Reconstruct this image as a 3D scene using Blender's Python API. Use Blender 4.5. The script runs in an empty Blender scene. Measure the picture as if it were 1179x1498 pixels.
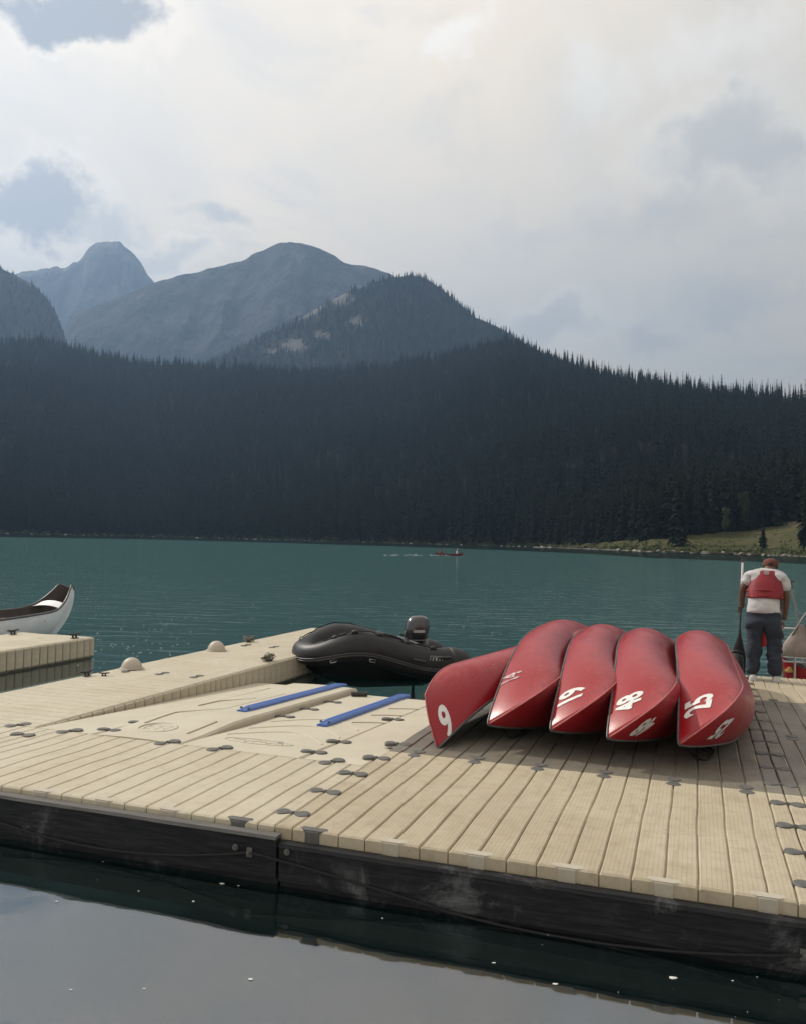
import bpy, bmesh, math, random
import numpy as np
from mathutils import Vector, Matrix

# ------------------------------------------------------------------ camera
F_PX, ROLL, HORIZON, H_DECK, YAW, U0, V0 = 1250.0, .024, 790.5, 1.77, .331, 4.776, -2.425
ZD = .335                      # deck height over the water
HC = H_DECK + ZD               # eye height over the water
PITCH = math.atan((HORIZON - 749) / F_PX)
scene = bpy.context.scene
C = scene.collection
cam_data = bpy.data.cameras.new('camera')
cam = bpy.data.objects.new('camera', cam_data); C.objects.link(cam)
cam_data.sensor_fit = 'HORIZONTAL'; cam_data.sensor_width = 36
cam_data.lens = F_PX / 1179 * 36
cam_data.clip_start = .05; cam_data.clip_end = 30000
cam.matrix_world = Matrix.Translation((0, 0, HC)) @ Matrix.Rotation(math.pi/2 + PITCH, 4, 'X') @ Matrix.Rotation(ROLL, 4, 'Z')
scene.camera = cam
scene.render.resolution_x, scene.render.resolution_y = 805, 1024

# ------------------------------------------------------------------ light
SUN_AZ, SUN_EL = math.radians(-56), math.radians(38)
SUN = Vector((math.sin(SUN_AZ)*math.cos(SUN_EL), math.cos(SUN_AZ)*math.cos(SUN_EL), math.sin(SUN_EL)))
sl = bpy.data.lights.new('sun', 'SUN'); sl.energy = 5.0; sl.angle = math.radians(2.2); sl.color = (1, .93, .82)
so = bpy.data.objects.new('sun', sl); C.objects.link(so)
so.rotation_euler = SUN.to_track_quat('Z', 'Y').to_euler()
scene.view_settings.view_transform = 'Standard'; scene.view_settings.look = 'None'
scene.view_settings.exposure = -0.15; scene.view_settings.gamma = 1
scene.cycles.max_bounces = 8; scene.cycles.transparent_max_bounces = 12
scene.cycles.volume_bounces = 0
scene.cycles.use_denoising = True
scene.cycles.sample_clamp_indirect = 6

def ray(px, py):
    x0, y0 = px-589.5, py-749
    cr, sr = math.cos(ROLL), math.sin(ROLL)
    x, y = x0*cr+y0*sr, -x0*sr+y0*cr
    d = (x/F_PX, 1, -y/F_PX); ca, sa = math.cos(PITCH), math.sin(PITCH)
    return Vector((d[0], d[1]*ca-d[2]*sa, d[1]*sa+d[2]*ca))
def at_depth(px, py, Y):
    d = ray(px, py); t = Y/d.y
    return Vector((0, 0, HC)) + d*t
def at_z(px, py, z):
    d = ray(px, py); return Vector((0, 0, HC)) + d*((z-HC)/d.z)
CY, SY = math.cos(YAW), math.sin(YAW)
def dock(u, v, z=ZD):
    U, V = u+U0, v+V0
    return Vector((U*SY+V*CY, U*CY-V*SY, z))

# ------------------------------------------------------------------ world
world = bpy.data.worlds.new('World'); scene.world = world; world.use_nodes = True
WN = world.node_tree; WN.nodes.clear()
class NB:
    """small helper for writing node trees"""
    def __init__(s, nt): s.nt = nt
    def n(s, t, **kw):
        nd = s.nt.nodes.new(t)
        for k, v in kw.items():
            if k == 'inp':
                for a, b in v.items():
                    if hasattr(b, 'is_linked') or isinstance(b, bpy.types.NodeSocket): s.nt.links.new(b, nd.inputs[a])
                    else: nd.inputs[a].default_value = b
            else: setattr(nd, k, v)
        return nd
    def math(s, op, a, b=None, c=None, clamp=False):
        nd = s.nt.nodes.new('ShaderNodeMath'); nd.operation = op; nd.use_clamp = clamp
        for i, x in enumerate((a, b, c)):
            if x is None: continue
            if isinstance(x, bpy.types.NodeSocket): s.nt.links.new(x, nd.inputs[i])
            else: nd.inputs[i].default_value = x
        return nd.outputs[0]
    def vmath(s, op, a, b=None):
        nd = s.nt.nodes.new('ShaderNodeVectorMath'); nd.operation = op
        for i, x in enumerate((a, b)):
            if x is None: continue
            if isinstance(x, bpy.types.NodeSocket): s.nt.links.new(x, nd.inputs[i])
            else: nd.inputs[i].default_value = x
        return nd.outputs['Value'] if op in ('DOT_PRODUCT', 'LENGTH') else nd.outputs[0]
    def mix(s, fac, a, b, bt='MIX'):
        nd = s.nt.nodes.new('ShaderNodeMix'); nd.data_type = 'RGBA'; nd.blend_type = bt
        for i, x in ((0, fac), (6, a), (7, b)):
            if isinstance(x, bpy.types.NodeSocket): s.nt.links.new(x, nd.inputs[i])
            elif i == 0: nd.inputs[0].default_value = x
            else: nd.inputs[i].default_value = (*x, 1) if len(x) == 3 else x
        return nd.outputs[2]
    def smooth(s, x, lo, hi, a=0., b=1.):
        nd = s.nt.nodes.new('ShaderNodeMapRange'); nd.interpolation_type = 'SMOOTHSTEP'
        s.nt.links.new(x, nd.inputs[0])
        for i, val in ((1, lo), (2, hi), (3, a), (4, b)): nd.inputs[i].default_value = val
        return nd.outputs[0]
    def noise(s, vec, scale, detail=4, rough=.5, dist=0., out=0):
        nd = s.nt.nodes.new('ShaderNodeTexNoise')
        if vec is not None: s.nt.links.new(vec, nd.inputs['Vector'])
        nd.inputs['Scale'].default_value = scale; nd.inputs['Detail'].default_value = detail
        nd.inputs['Roughness'].default_value = rough; nd.inputs['Distortion'].default_value = dist
        return nd.outputs[out]
w = NB(WN)
tc = w.n('ShaderNodeTexCoord').outputs['Generated']
d = w.vmath('NORMALIZE', tc)
sky = w.n('ShaderNodeTexSky', sky_type='NISHITA', sun_disc=False, sun_elevation=SUN_EL, sun_rotation=SUN_AZ % (2*math.pi),
          air_density=1.2, dust_density=4.0, ozone_density=1.5, altitude=1700)
nish = w.vmath('SCALE', sky.outputs[0]); WN.nodes[-1].inputs['Scale'].default_value = .085
sunlit = w.vmath('DOT_PRODUCT', d, tuple(SUN))
sunlit = w.math('MAXIMUM', sunlit, 0)
glow = w.math('POWER', sunlit, 1.6)
sep = w.n('ShaderNodeSeparateXYZ', inp={0: d})
zc = w.math('ADD', w.math('MAXIMUM', sep.outputs[2], 0.0), .22)
plane = w.n('ShaderNodeCombineXYZ', inp={0: w.math('DIVIDE', sep.outputs[0], zc), 1: w.math('DIVIDE', sep.outputs[1], zc), 2: 0.0}).outputs[0]
veil = w.noise(plane, 1.15, 7, .56, .5)
fine = w.noise(d, 9.0, 8, .6, .35)
fine2 = w.noise(d, 26.0, 6, .6, .3)
# high hazy veil: cream where thick and near the sun, blue-grey where thin
vm = w.smooth(veil, .36, .66)
veil_col = w.mix(vm, (.70, .635, .535), (.88, .74, .56))
mid = w.noise(plane, 3.4, 8, .6, .6)
veil_col = w.mix(w.math('MULTIPLY', w.smooth(mid, .50, .66), .42), veil_col, (.55, .535, .505))
fm = w.smooth(fine, .42, .72)
veil_col = w.mix(w.math('MULTIPLY', fm, .35), veil_col, (.76, .70, .61))
col = w.mix(.95, nish, veil_col)
# separate cumulus: (px, py, half width, half height, dark 0..1, bright rim)
WARP = w.n('ShaderNodeVectorMath', operation='SCALE', inp={0: w.vmath('SUBTRACT', w.noise(d, 7.0, 5, .6, out=1), (.5, .5, .5)), 'Scale': .16}).outputs[0]
dw = w.vmath('ADD', d, WARP)
def cloud(col, px, py, hw, hh, core, rim, sharp=.5, seed=0.):
    c = ray(px, py).normalized()
    r = c.cross(Vector((0, 0, 1))).normalized(); u = r.cross(c).normalized()
    a = w.math('DIVIDE', w.vmath('DOT_PRODUCT', w.vmath('SUBTRACT', dw, tuple(c)), tuple(r)), hw/F_PX)
    b = w.math('DIVIDE', w.vmath('DOT_PRODUCT', w.vmath('SUBTRACT', dw, tuple(c)), tuple(u)), hh/F_PX)
    e = w.math('SQRT', w.math('ADD', w.math('MULTIPLY', a, a), w.math('MULTIPLY', b, b)))
    nz = w.math('ADD', w.math('MULTIPLY', w.math('SUBTRACT', fine2, .5), 1.1), w.math('MULTIPLY', w.math('SUBTRACT', fine, .5), 1.0))
    m = w.math('ADD', w.math('SUBTRACT', 1.0, e), nz)
    front = w.math('GREATER_THAN', w.vmath('DOT_PRODUCT', d, tuple(c)), .3)
    outer = w.math('MULTIPLY', w.smooth(m, -.45, .25), front)
    inner = w.math('MULTIPLY', w.smooth(m, -.04, sharp+.05), front)
    if rim is not None: col = w.mix(w.math('MULTIPLY', outer, .5), col, rim)
    return w.mix(w.math('MULTIPLY', inner, .85), col, core)
GREYB, GREYM, GREYL, CREAM = (.33, .335, .345), (.51, .495, .465), (.56, .53, .485), (.88, .78, .645)
col = cloud(col, 55, 296, 105, 62, GREYB, CREAM, .45)
col = cloud(col, 175, 345, 60, 34, GREYM, None, .7)
col = cloud(col, 110, 8, 115, 42, (.24, .25, .265), CREAM, .45)
col = cloud(col, 302, 306, 58, 24, GREYM, None, .7)
col = cloud(col, 235, 388, 60, 26, GREYL, CREAM, .7)
col = cloud(col, 1060, 225, 130, 62, GREYM, (.82, .76, .67), .7)
col = cloud(col, 955, 320, 120, 46, GREYL, None, .9)
col = cloud(col, 815, 485, 78, 36, GREYL, (.82, .76, .67), .6)
col = cloud(col, 950, 492, 66, 26, GREYL, None, .8)
col = cloud(col, 1080, 420, 120, 52, GREYL, None, .9)
col = cloud(col, 670, 46, 52, 32, (.86, .80, .71), None, .8)
col = cloud(col, 1055, 55, 120, 60, (.80, .75, .67), None, 1.0)
col = cloud(col, 870, 110, 70, 50, (.78, .735, .66), None, .9)
bright = w.math('ADD', w.math('MULTIPLY', glow, .70), 1.52)
col = w.n('ShaderNodeVectorMath', operation='SCALE', inp={0: col, 'Scale': bright}).outputs[0]
bg = w.n('ShaderNodeBackground', inp={0: col, 1: 1.0})
out = w.n('ShaderNodeOutputWorld'); WN.links.new(bg.outputs[0], out.inputs[0])

# ------------------------------------------------------------------ mesh helpers
class MB:
    def __init__(s): s.v = []; s.f = []
    def add(s, vs, fs):
        o = len(s.v); s.v += [tuple(x) for x in vs]; s.f += [tuple(i+o for i in f) for f in fs]; return s
    def box(s, x0, x1, y0, y1, z0, z1, ch=0.0):
        if ch <= 0:
            vs = [(x, y, z) for z in (z0, z1) for y in (y0, y1) for x in (x0, x1)]
            return s.add(vs, [(0,2,3,1), (4,5,7,6), (0,1,5,4), (2,6,7,3), (0,4,6,2), (1,3,7,5)])
        rings = []
        for z, i in ((z0, ch), (z0+ch, 0), (z1-ch, 0), (z1, ch)):
            a, b, c_, d_ = x0+i, x1-i, y0+i, y1-i; k = ch
            rings.append([(a+k, c_, z), (b-k, c_, z), (b, c_+k, z), (b, d_-k, z), (b-k, d_, z), (a+k, d_, z), (a, d_-k, z), (a, c_+k, z)])
        return s.loft(rings)
    def loft(s, rings, closed=True, caps=True):
        n = len(rings[0]); vs = [p for r in rings for p in r]; fs = []
        for i in range(len(rings)-1):
            for j in range(n if closed else n-1):
                k = (j+1) % n
                fs.append((i*n+j, i*n+k, (i+1)*n+k, (i+1)*n+j))
        if caps and closed:
            fs.append(tuple(range(n-1, -1, -1))); fs.append(tuple((len(rings)-1)*n+j for j in range(n)))
        return s.add(vs, fs)
    def grid(s, P):
        n, m = len(P), len(P[0])
        return s.add([p for r in P for p in r], [(i*m+j, (i+1)*m+j, (i+1)*m+j+1, i*m+j+1) for i in range(n-1) for j in range(m-1)])
    def tube(s, pts, r, n=8, caps=True, flat=1.0, loop=False):
        pts = [Vector(p) for p in pts]; N = len(pts); rs = r if hasattr(r, '__len__') else [r]*N
        up = Vector((0, 0, 1)); rings = []
        for i, p in enumerate(pts):
            t = (pts[(i+1) % N]-pts[i-1]) if loop else (pts[min(i+1, N-1)]-pts[max(i-1, 0)])
            t = t.normalized() if t.length > 1e-9 else Vector((0, 1, 0))
            a = t.cross(up)
            if a.length < 1e-3: a = t.cross(Vector((0, 1, 0)))
            a.normalize(); b = a.cross(t).normalized()
            rings.append([p+(a*math.cos(2*math.pi*k/n)+b*math.sin(2*math.pi*k/n)*flat)*rs[i] for k in range(n)])
        if loop: rings.append(rings[0])
        return s.loft(rings, caps=caps and not loop)
    def lathe(s, prof, n=16, c=(0, 0, 0), sx=1., sy=1.):
        return s.loft([[(c[0]+r*sx*math.cos(2*math.pi*k/n), c[1]+r*sy*math.sin(2*math.pi*k/n), c[2]+z) for k in range(n)] for r, z in prof])
    def prism(s, outline, z0, z1):
        return s.loft([[(x, y, z0) for x, y in outline], [(x, y, z1) for x, y in outline]])
    def mesh(s, name, mat, smooth=False, weld=False):
        me = bpy.data.meshes.new(name); me.from_pydata(s.v, [], s.f)
        if weld:
            bm = bmesh.new(); bm.from_mesh(me); bmesh.ops.remove_doubles(bm, verts=bm.verts, dist=1e-4)
            bmesh.ops.dissolve_degenerate(bm, edges=bm.edges, dist=1e-5); bm.to_mesh(me); bm.free()
        bm = bmesh.new(); bm.from_mesh(me); bmesh.ops.recalc_face_normals(bm, faces=bm.faces); bm.to_mesh(me); bm.free()
        if smooth:
            me.polygons.foreach_set('use_smooth', [True]*len(me.polygons))
            if isinstance(smooth, float): me.set_sharp_from_angle(angle=smooth)
        if mat: me.materials.append(mat)
        return me
    def build(s, name, mat, parent=None, smooth=False, weld=False, **kw):
        return put(name, s.mesh(name, mat, smooth, weld), parent, **kw)
def put(name, me, parent=None, loc=None, rot=None, scale=None):
    o = bpy.data.objects.new(name, me); C.objects.link(o)
    if parent: o.parent = parent
    if loc is not None: o.location = loc
    if rot is not None: o.rotation_euler = rot
    if scale is not None: o.scale = scale
    return o
def tag(o, label=None, cat=None, group=None, kind=None):
    if label: o['label'] = label
    if cat: o['category'] = cat
    if group: o['group'] = group
    if kind: o['kind'] = kind
    return o
def thing(name, label, cat, loc=(0, 0, 0), rot=(0, 0, 0), group=None):
    o = put(name, None); o.location = loc; o.rotation_euler = rot; o.empty_display_size = .2
    return tag(o, label, cat, group)
SM = math.radians(40)
def lerp(a, b, t): return a+(b-a)*t
def sstep(a, b, x):
    t = min(1, max(0, (x-a)/(b-a))); return t*t*(3-2*t)
def interp(tab, x): return float(np.interp(x, [t[0] for t in tab], [t[1] for t in tab]))

# ------------------------------------------------------------------ materials
def mat(name, base, rough=.5, metal=0., spec=.5, var=None, scale=8., amount=.5, bump=0., bscale=40., detail=4, stretch=None, extra=None, coat=0., bdist=.01):
    m = bpy.data.materials.new(name); m.use_nodes = True; nt = m.node_tree; b = NB(nt)
    p = nt.nodes['Principled BSDF']
    p.inputs['Roughness'].default_value = rough; p.inputs['Metallic'].default_value = metal
    p.inputs['Specular IOR Level'].default_value = spec; p.inputs['Coat Weight'].default_value = coat
    p.inputs['Coat Roughness'].default_value = .15
    p.inputs['Base Color'].default_value = (*base, 1)
    vec = b.n('ShaderNodeTexCoord').outputs['Object']
    if stretch: vec = b.n('ShaderNodeVectorMath', operation='MULTIPLY', inp={0: vec, 1: stretch}).outputs[0]
    colr = None
    if var is not None:
        nz = b.smooth(b.noise(vec, scale, detail, .6), .5-.22, .5+.22)
        colr = b.mix(b.math('MULTIPLY', nz, amount), base, var)
    hgt = None
    if bump: hgt = b.noise(vec, bscale, 5, .6)
    if extra:
        colr, hgt, rg = extra(b, vec, colr, hgt)
        if rg is not None: nt.links.new(rg, p.inputs['Roughness'])
    if colr is not None: nt.links.new(colr, p.inputs['Base Color'])
    if hgt is not None and bump:
        bn = b.n('ShaderNodeBump', inp={'Strength': min(bump, 1.), 'Distance': bdist, 'Height': hgt}); nt.links.new(bn.outputs[0], p.inputs['Normal'])
    return m
def world_pos(b): return b.n('ShaderNodeNewGeometry').outputs['Position']

def deck_mat(name, base, dark, stain, amt, streak, rgh=.62):
    """moulded polyethylene with a fine square tread, scuffs and rain dirt"""
    def ex(b, vec, colr, hgt):
        wp = world_pos(b)
        mp = b.n('ShaderNodeMapping', inp={'Vector': wp, 'Rotation': (0, 0, YAW)}).outputs[0]
        n1 = b.smooth(b.noise(mp, 1.3, 6, .62, .4), .38, .68)
        n2 = b.smooth(b.noise(mp, 9, 6, .65), .45, .75)
        n3 = b.smooth(b.noise(b.n('ShaderNodeVectorMath', operation='MULTIPLY', inp={0: mp, 1: (14, 1.6, 6)}).outputs[0], 1.0, 5, .6), .5, .75)
        c = b.mix(b.math('MULTIPLY', n1, amt), base, dark)
        c = b.mix(b.math('MULTIPLY', n2, amt*.6), c, stain)
        c = b.mix(b.math('MULTIPLY', n3, streak), c, stain)
        sp_ = b.smooth(b.noise(mp, 34, 3, .5), .68, .76); big = b.smooth(b.noise(mp, .55, 5, .7, .8), .50, .66)
        c = b.mix(b.math('MULTIPLY', sp_, .6), c, tuple(x*.5 for x in stain))
        c = b.mix(b.math('MULTIPLY', big, amt*.55), c, dark)
        br = b.n('ShaderNodeTexBrick', offset=0.0, inp={'Vector': mp, 'Scale': 1.0, 'Mortar Size': .0022, 'Mortar Smooth': .6, 'Bias': 0., 'Brick Width': .0254, 'Row Height': .0169,
                 'Color1': (1, 1, 1, 1), 'Color2': (1, 1, 1, 1), 'Mortar': (0, 0, 0, 1)})
        tread = b.n('ShaderNodeSeparateColor', inp={0: br.outputs['Color']}).outputs[0]
        top = b.smooth(b.n('ShaderNodeSeparateXYZ', inp={0: b.n('ShaderNodeNewGeometry').outputs['Normal']}).outputs[2], .7, .95)
        c = b.mix(b.math('MULTIPLY', b.math('SUBTRACT', 1., tread), b.math('MULTIPLY', top, .38)), c, tuple(x*.45 for x in dark))
        h = b.math('ADD', b.math('MULTIPLY', b.math('MULTIPLY', tread, top), .5), b.math('MULTIPLY', n2, .15))
        rg = b.math('ADD', b.math('MULTIPLY', n1, .15), rgh-.08)
        return c, h, rg
    return mat(name, base, rgh, spec=.35, bump=.35, extra=ex)
M = {}
M['deck_cream'] = deck_mat('deck_cream', (.545, .495, .385), (.44, .39, .29), (.315, .265, .19), .6, .28)
M['deck_tan'] = deck_mat('deck_tan', (.485, .425, .312), (.385, .325, .228), (.27, .218, .148), .75, .34)
M['deck_grey_shaded'] = deck_mat('deck_grey_shaded', (.205, .183, .147), (.14, .127, .107), (.09, .08, .07), .8, .45, .5)  # weathered grey, with extra shade around the canoes worked into the colour
M['ramp'] = mat('ramp_plastic', (.55, .505, .40), .5, spec=.4, var=(.44, .395, .30), scale=2.5, amount=.45, bump=.12, bscale=120)
M['cap'] = mat('cap_plastic', (.45, .41, .335), .55, var=(.36, .32, .25), scale=14, amount=.5, bump=.1)
M['coupler'] = mat('coupler_rubber', (.078, .078, .076), .6, var=(.13, .125, .11), scale=22, amount=.7, bump=.25, bscale=90)
def stave_extra(b, vec, colr, hgt):
    z = b.n('ShaderNodeSeparateXYZ', inp={0: world_pos(b)}).outputs[2]
    wet = b.math('SUBTRACT', 1., b.smooth(b.math('ADD', z, b.math('MULTIPLY', b.noise(vec, 12, 4, .6), .06)), .02, .10))
    return b.mix(b.math('MULTIPLY', wet, .8), colr, (.06, .06, .04)), hgt, None
M['stave'] = mat('float_side', (.50, .45, .345), .6, var=(.36, .32, .24), scale=7, amount=.7, bump=.15, extra=stave_extra)
def timber_extra(b, vec, colr, hgt):
    v2 = b.n('ShaderNodeVectorMath', operation='MULTIPLY', inp={0: vec, 1: (1.2, 14, 14)}).outputs[0]
    grain = b.noise(v2, 3.0, 7, .65, .3)
    scuff = b.smooth(b.noise(vec, 3.0, 9, .75, .5), .50, .70)
    patch = b.smooth(b.noise(vec, 1.3, 4, .6), .40, .58)
    c = b.mix(b.smooth(grain, .35, .7), (.008, .009, .011), (.022, .023, .026))
    c = b.mix(b.math('MULTIPLY', b.math('MULTIPLY', scuff, patch), .75), c, (.15, .155, .16))
    return c, grain, b.math('ADD', b.math('MULTIPLY', scuff, .2), .55)
M['timber'] = mat('black_timber', (.03, .03, .034), .7, spec=.2, bump=.6, extra=timber_extra)
M['ledge'] = mat('worn_timber_top', (.13, .125, .12), .8, var=(.06, .058, .055), scale=10, amount=.8, bump=.4, bscale=60, stretch=(.3, 4, 4))
def red_extra(b, vec, colr, hgt):
    s = b.n('ShaderNodeSeparateXYZ', inp={0: vec})
    low = b.math('SUBTRACT', 1., b.smooth(s.outputs[2], .02, .36))
    chalk = b.smooth(b.noise(vec, 2.2, 7, .7, .6), .36, .66)
    v2 = b.n('ShaderNodeVectorMath', operation='MULTIPLY', inp={0: vec, 1: (48, 2.4, 48)}).outputs[0]
    scr = b.smooth(b.noise(v2, 1.5, 8, .75, .5), .545, .66)
    dirt = b.smooth(b.noise(vec, 5.5, 8, .75, .8), .50, .72)
    c = b.mix(b.math('MULTIPLY', chalk, b.math('ADD', b.math('MULTIPLY', low, .55), .03)), (.285, .006, .012), (.40, .095, .105))
    c = b.mix(b.math('MULTIPLY', scr, b.math('ADD', b.math('MULTIPLY', low, .5), .06)), c, (.47, .20, .20))
    c = b.mix(b.math('MULTIPLY', dirt, b.math('MULTIPLY', low, .7)), c, (.13, .03, .04))
    return c, b.math('ADD', scr, b.math('MULTIPLY', dirt, .5)), b.math('ADD', b.math('MULTIPLY', chalk, .16), .29)
M['red'] = mat('canoe_red', (.33, .014, .022), .35, bump=.06, extra=red_extra)
M['red_worn'] = mat('worn_red_edge', (.36, .05, .055), .4, var=(.50, .20, .20), scale=14, amount=.8, bump=.1)
M['dull_red'] = mat('dull_red', (.13, .02, .025), .6)
M['liner'] = mat('canoe_liner', (.035, .03, .03), .7, var=(.06, .05, .045), scale=6)
M['black_plastic'] = mat('black_plastic', (.018, .018, .02), .45, var=(.05, .05, .05), scale=12, amount=.4, bump=.1)
M['gunwale'] = mat('gunwale_vinyl', (.035, .035, .038), .38, var=(.16, .15, .15), scale=16, amount=.5, stretch=(1, .5, 1))
M['white_paint'] = mat('number_vinyl', (.74, .73, .72), .5, var=(.5, .47, .46), scale=30, amount=.45)
M['faded_number'] = mat('faded_number', (.55, .48, .48), .5, var=(.28, .03, .04), scale=26, amount=.95)
M['rope'] = mat('rope_grey', (.22, .20, .17), .9, var=(.12, .11, .09), scale=60, bump=.6, bscale=250)
M['rope_black'] = mat('rope_black', (.012, .012, .013), .8, bump=.5, bscale=250)
def blue_extra(b, vec, colr, hgt): return colr, hgt, None
M['blue'] = mat('blue_plastic', (.055, .135, .42), .42, var=(.09, .18, .45), scale=9, amount=.5, bump=.12, bscale=60)
M['rubber'] = mat('inflatable_rubber', (.011, .0115, .013), .48, spec=.4, var=(.019, .0195, .021), scale=5, amount=.7, bump=.08, bscale=30)
M['rubber_trim'] = mat('inflatable_trim', (.04, .041, .045), .5, var=(.065, .065, .065), scale=20)
M['grey_mark'] = mat('grey_print', (.34, .35, .35), .6)
M['engine'] = mat('engine_cowl', (.022, .023, .026), .2, spec=.6, coat=.6, var=(.04, .04, .045), scale=4, amount=.3)
M['alu'] = mat('aluminium', (.62, .63, .64), .35, metal=.9, var=(.45, .46, .47), scale=20, bump=.05)
M['white_hull'] = mat('white_hull', (.84, .85, .86), .32, var=(.62, .64, .66), scale=3, amount=.5, bump=.03)
M['interior'] = mat('brown_interior', (.085, .072, .068), .7, var=(.05, .042, .04), scale=5, amount=.8, bump=.2)
M['skin'] = mat('skin', (.115, .055, .036), .5, var=(.085, .04, .027), scale=14, amount=.5)
M['hair'] = mat('hair', (.012, .009, .008), .6)
M['shirt'] = mat('white_cotton', (.50, .485, .49), .85, var=(.40, .385, .40), scale=7, amount=.6, bump=.5, bscale=16)
M['jeans'] = mat('jeans', (.012, .017, .030), .85, var=(.028, .036, .055), scale=7, amount=.7, bump=.5, bscale=20)
M['vest'] = mat('red_nylon', (.215, .004, .012), .65, var=(.15, .003, .009), scale=9, amount=.7, bump=.4, bscale=22)
M['cap_cloth'] = mat('brown_cap', (.12, .030, .022), .8, var=(.08, .02, .016), scale=18, bump=.3)
M['sole'] = mat('shoe_white', (.50, .49, .48), .6, var=(.33, .32, .31), scale=20)
M['bag'] = mat('grey_canvas', (.31, .26, .24), .85, var=(.21, .175, .165), scale=10, amount=.7, bump=.5, bscale=24)
M['bright_red'] = mat('red_bag', (.50, .022, .02), .6, var=(.34, .015, .012), scale=22, bump=.3)
M['wood'] = mat('paddle_wood', (.26, .17, .09), .5, var=(.17, .105, .055), scale=8, stretch=(8, 8, 1))
M['white_shaft'] = mat('shaft_white', (.70, .70, .70), .4)
M['grey_shaft'] = mat('shaft_grey', (.20, .20, .20), .4)
M['yellow'] = mat('yellow_sponge', (.60, .42, .13), .8, bump=.5, bscale=60)
M['foam'] = mat('foam_fleck', (.58, .60, .57), .8)
M['rock'] = mat('shore_rock', (.23, .22, .20), .85, var=(.36, .35, .32), scale=.9, amount=.8, bump=.5, bscale=4)
M['trunk'] = mat('bark', (.055, .042, .032), .9, var=(.03, .024, .02), scale=3)
def leaf(name, a, c2, sc=.35):
    m = mat(name, a, .95, spec=.03); nt = m.node_tree; b = NB(nt); p = nt.nodes['Principled BSDF']
    oi = b.n('ShaderNodeObjectInfo').outputs['Random']
    wp = world_pos(b)
    f = b.math('ADD', b.math('MULTIPLY', b.smooth(b.noise(wp, sc, 3, .6), .35, .65), .5), b.math('MULTIPLY', oi, .5))
    nt.links.new(b.mix(f, a, c2), p.inputs['Base Color']); return m
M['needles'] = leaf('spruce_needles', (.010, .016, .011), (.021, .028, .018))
M['aspen'] = leaf('aspen_leaves', (.030, .050, .024), (.062, .088, .042))
M['shrub'] = leaf('shrub_leaves', (.040, .060, .026), (.085, .10, .045))

# ------------------------------------------------------------------ setting: lake
WX, WY0, WY1 = 6800., -1500., 7400.
def water_material():
    m = bpy.data.materials.new('silty_lake_water'); m.use_nodes = True; nt = m.node_tree; nt.nodes.clear(); b = NB(nt)
    wp = world_pos(b); s = b.n('ShaderNodeSeparateXYZ', inp={0: wp})
    dist = b.vmath('LENGTH', wp)
    far = b.smooth(dist, 9., 26.)
    # long low ripples across the open lake, almost still in the lee of the docks
    v1 = b.n('ShaderNodeVectorMath', operation='MULTIPLY', inp={0: wp, 1: (.55, 1.6, 1)}).outputs[0]
    r1 = b.noise(v1, 1.15, 3, .55, .3); r2 = b.noise(v1, 4.2, 3, .5, .2); r3 = b.noise(wp, .9, 2, .5)
    h = b.math('ADD', b.math('MULTIPLY', b.math('ADD', b.math('MULTIPLY', r1, .078), b.math('MULTIPLY', r2, .010)), b.math('ADD', b.math('MULTIPLY', far, .95), .035)), b.math('MULTIPLY', r3, .004))
    bn = b.n('ShaderNodeBump', inp={'Strength': 1.0, 'Distance': 1.0, 'Height': h})
    fr = b.n('ShaderNodeFresnel', inp={'IOR': 2.75, 'Normal': bn.outputs[0]})
    gl = b.n('ShaderNodeBsdfGlossy', inp={'Color': (.97, .98, 1, 1), 'Roughness': .03, 'Normal': bn.outputs[0]})
    patch = b.smooth(b.noise(wp, .012, 4, .6), .35, .65)
    body = b.mix(patch, (.040, .100, .104), (.050, .115, .118))
    df = b.n('ShaderNodeBsdfDiffuse', inp={'Color': body})
    tr = b.n('ShaderNodeBsdfTransparent', inp={'Color': (.80, .95, .97, 1)})
    m1 = b.n('ShaderNodeMixShader', inp={0: .06, 1: tr.outputs[0], 2: df.outputs[0]})
    fe = b.math('DIVIDE', fr.outputs[0], b.math('ADD', b.math('MULTIPLY', fr.outputs[0], b.math('ADD', b.math('MULTIPLY', far, 1.9), .05)), 1.0))   # unresolved ripples flatten the grazing reflection
    m2 = b.n('ShaderNodeMixShader', inp={0: fe, 1: m1.outputs[0], 2: gl.outputs[0]})
    o = b.n('ShaderNodeOutputMaterial'); nt.links.new(m2.outputs[0], o.inputs[0]); return m
M['water'] = water_material()
M['bed'] = mat('lake_silt', (.080, .130, .125), .95, var=(.066, .108, .105), scale=.3, spec=.05)
tag(MB().grid([[(-WX, WY0, 0), (-WX, WY1, 0)], [(WX, WY0, 0), (WX, WY1, 0)]]).build('lake_water', M['water']), kind='structure')
tag(MB().grid([[(-WX, WY0, -1.9), (-WX, WY1, -1.9)], [(WX, WY0, -1.9), (WX, WY1, -1.9)]]).build('lake_bed', M['bed']), kind='structure')

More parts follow.
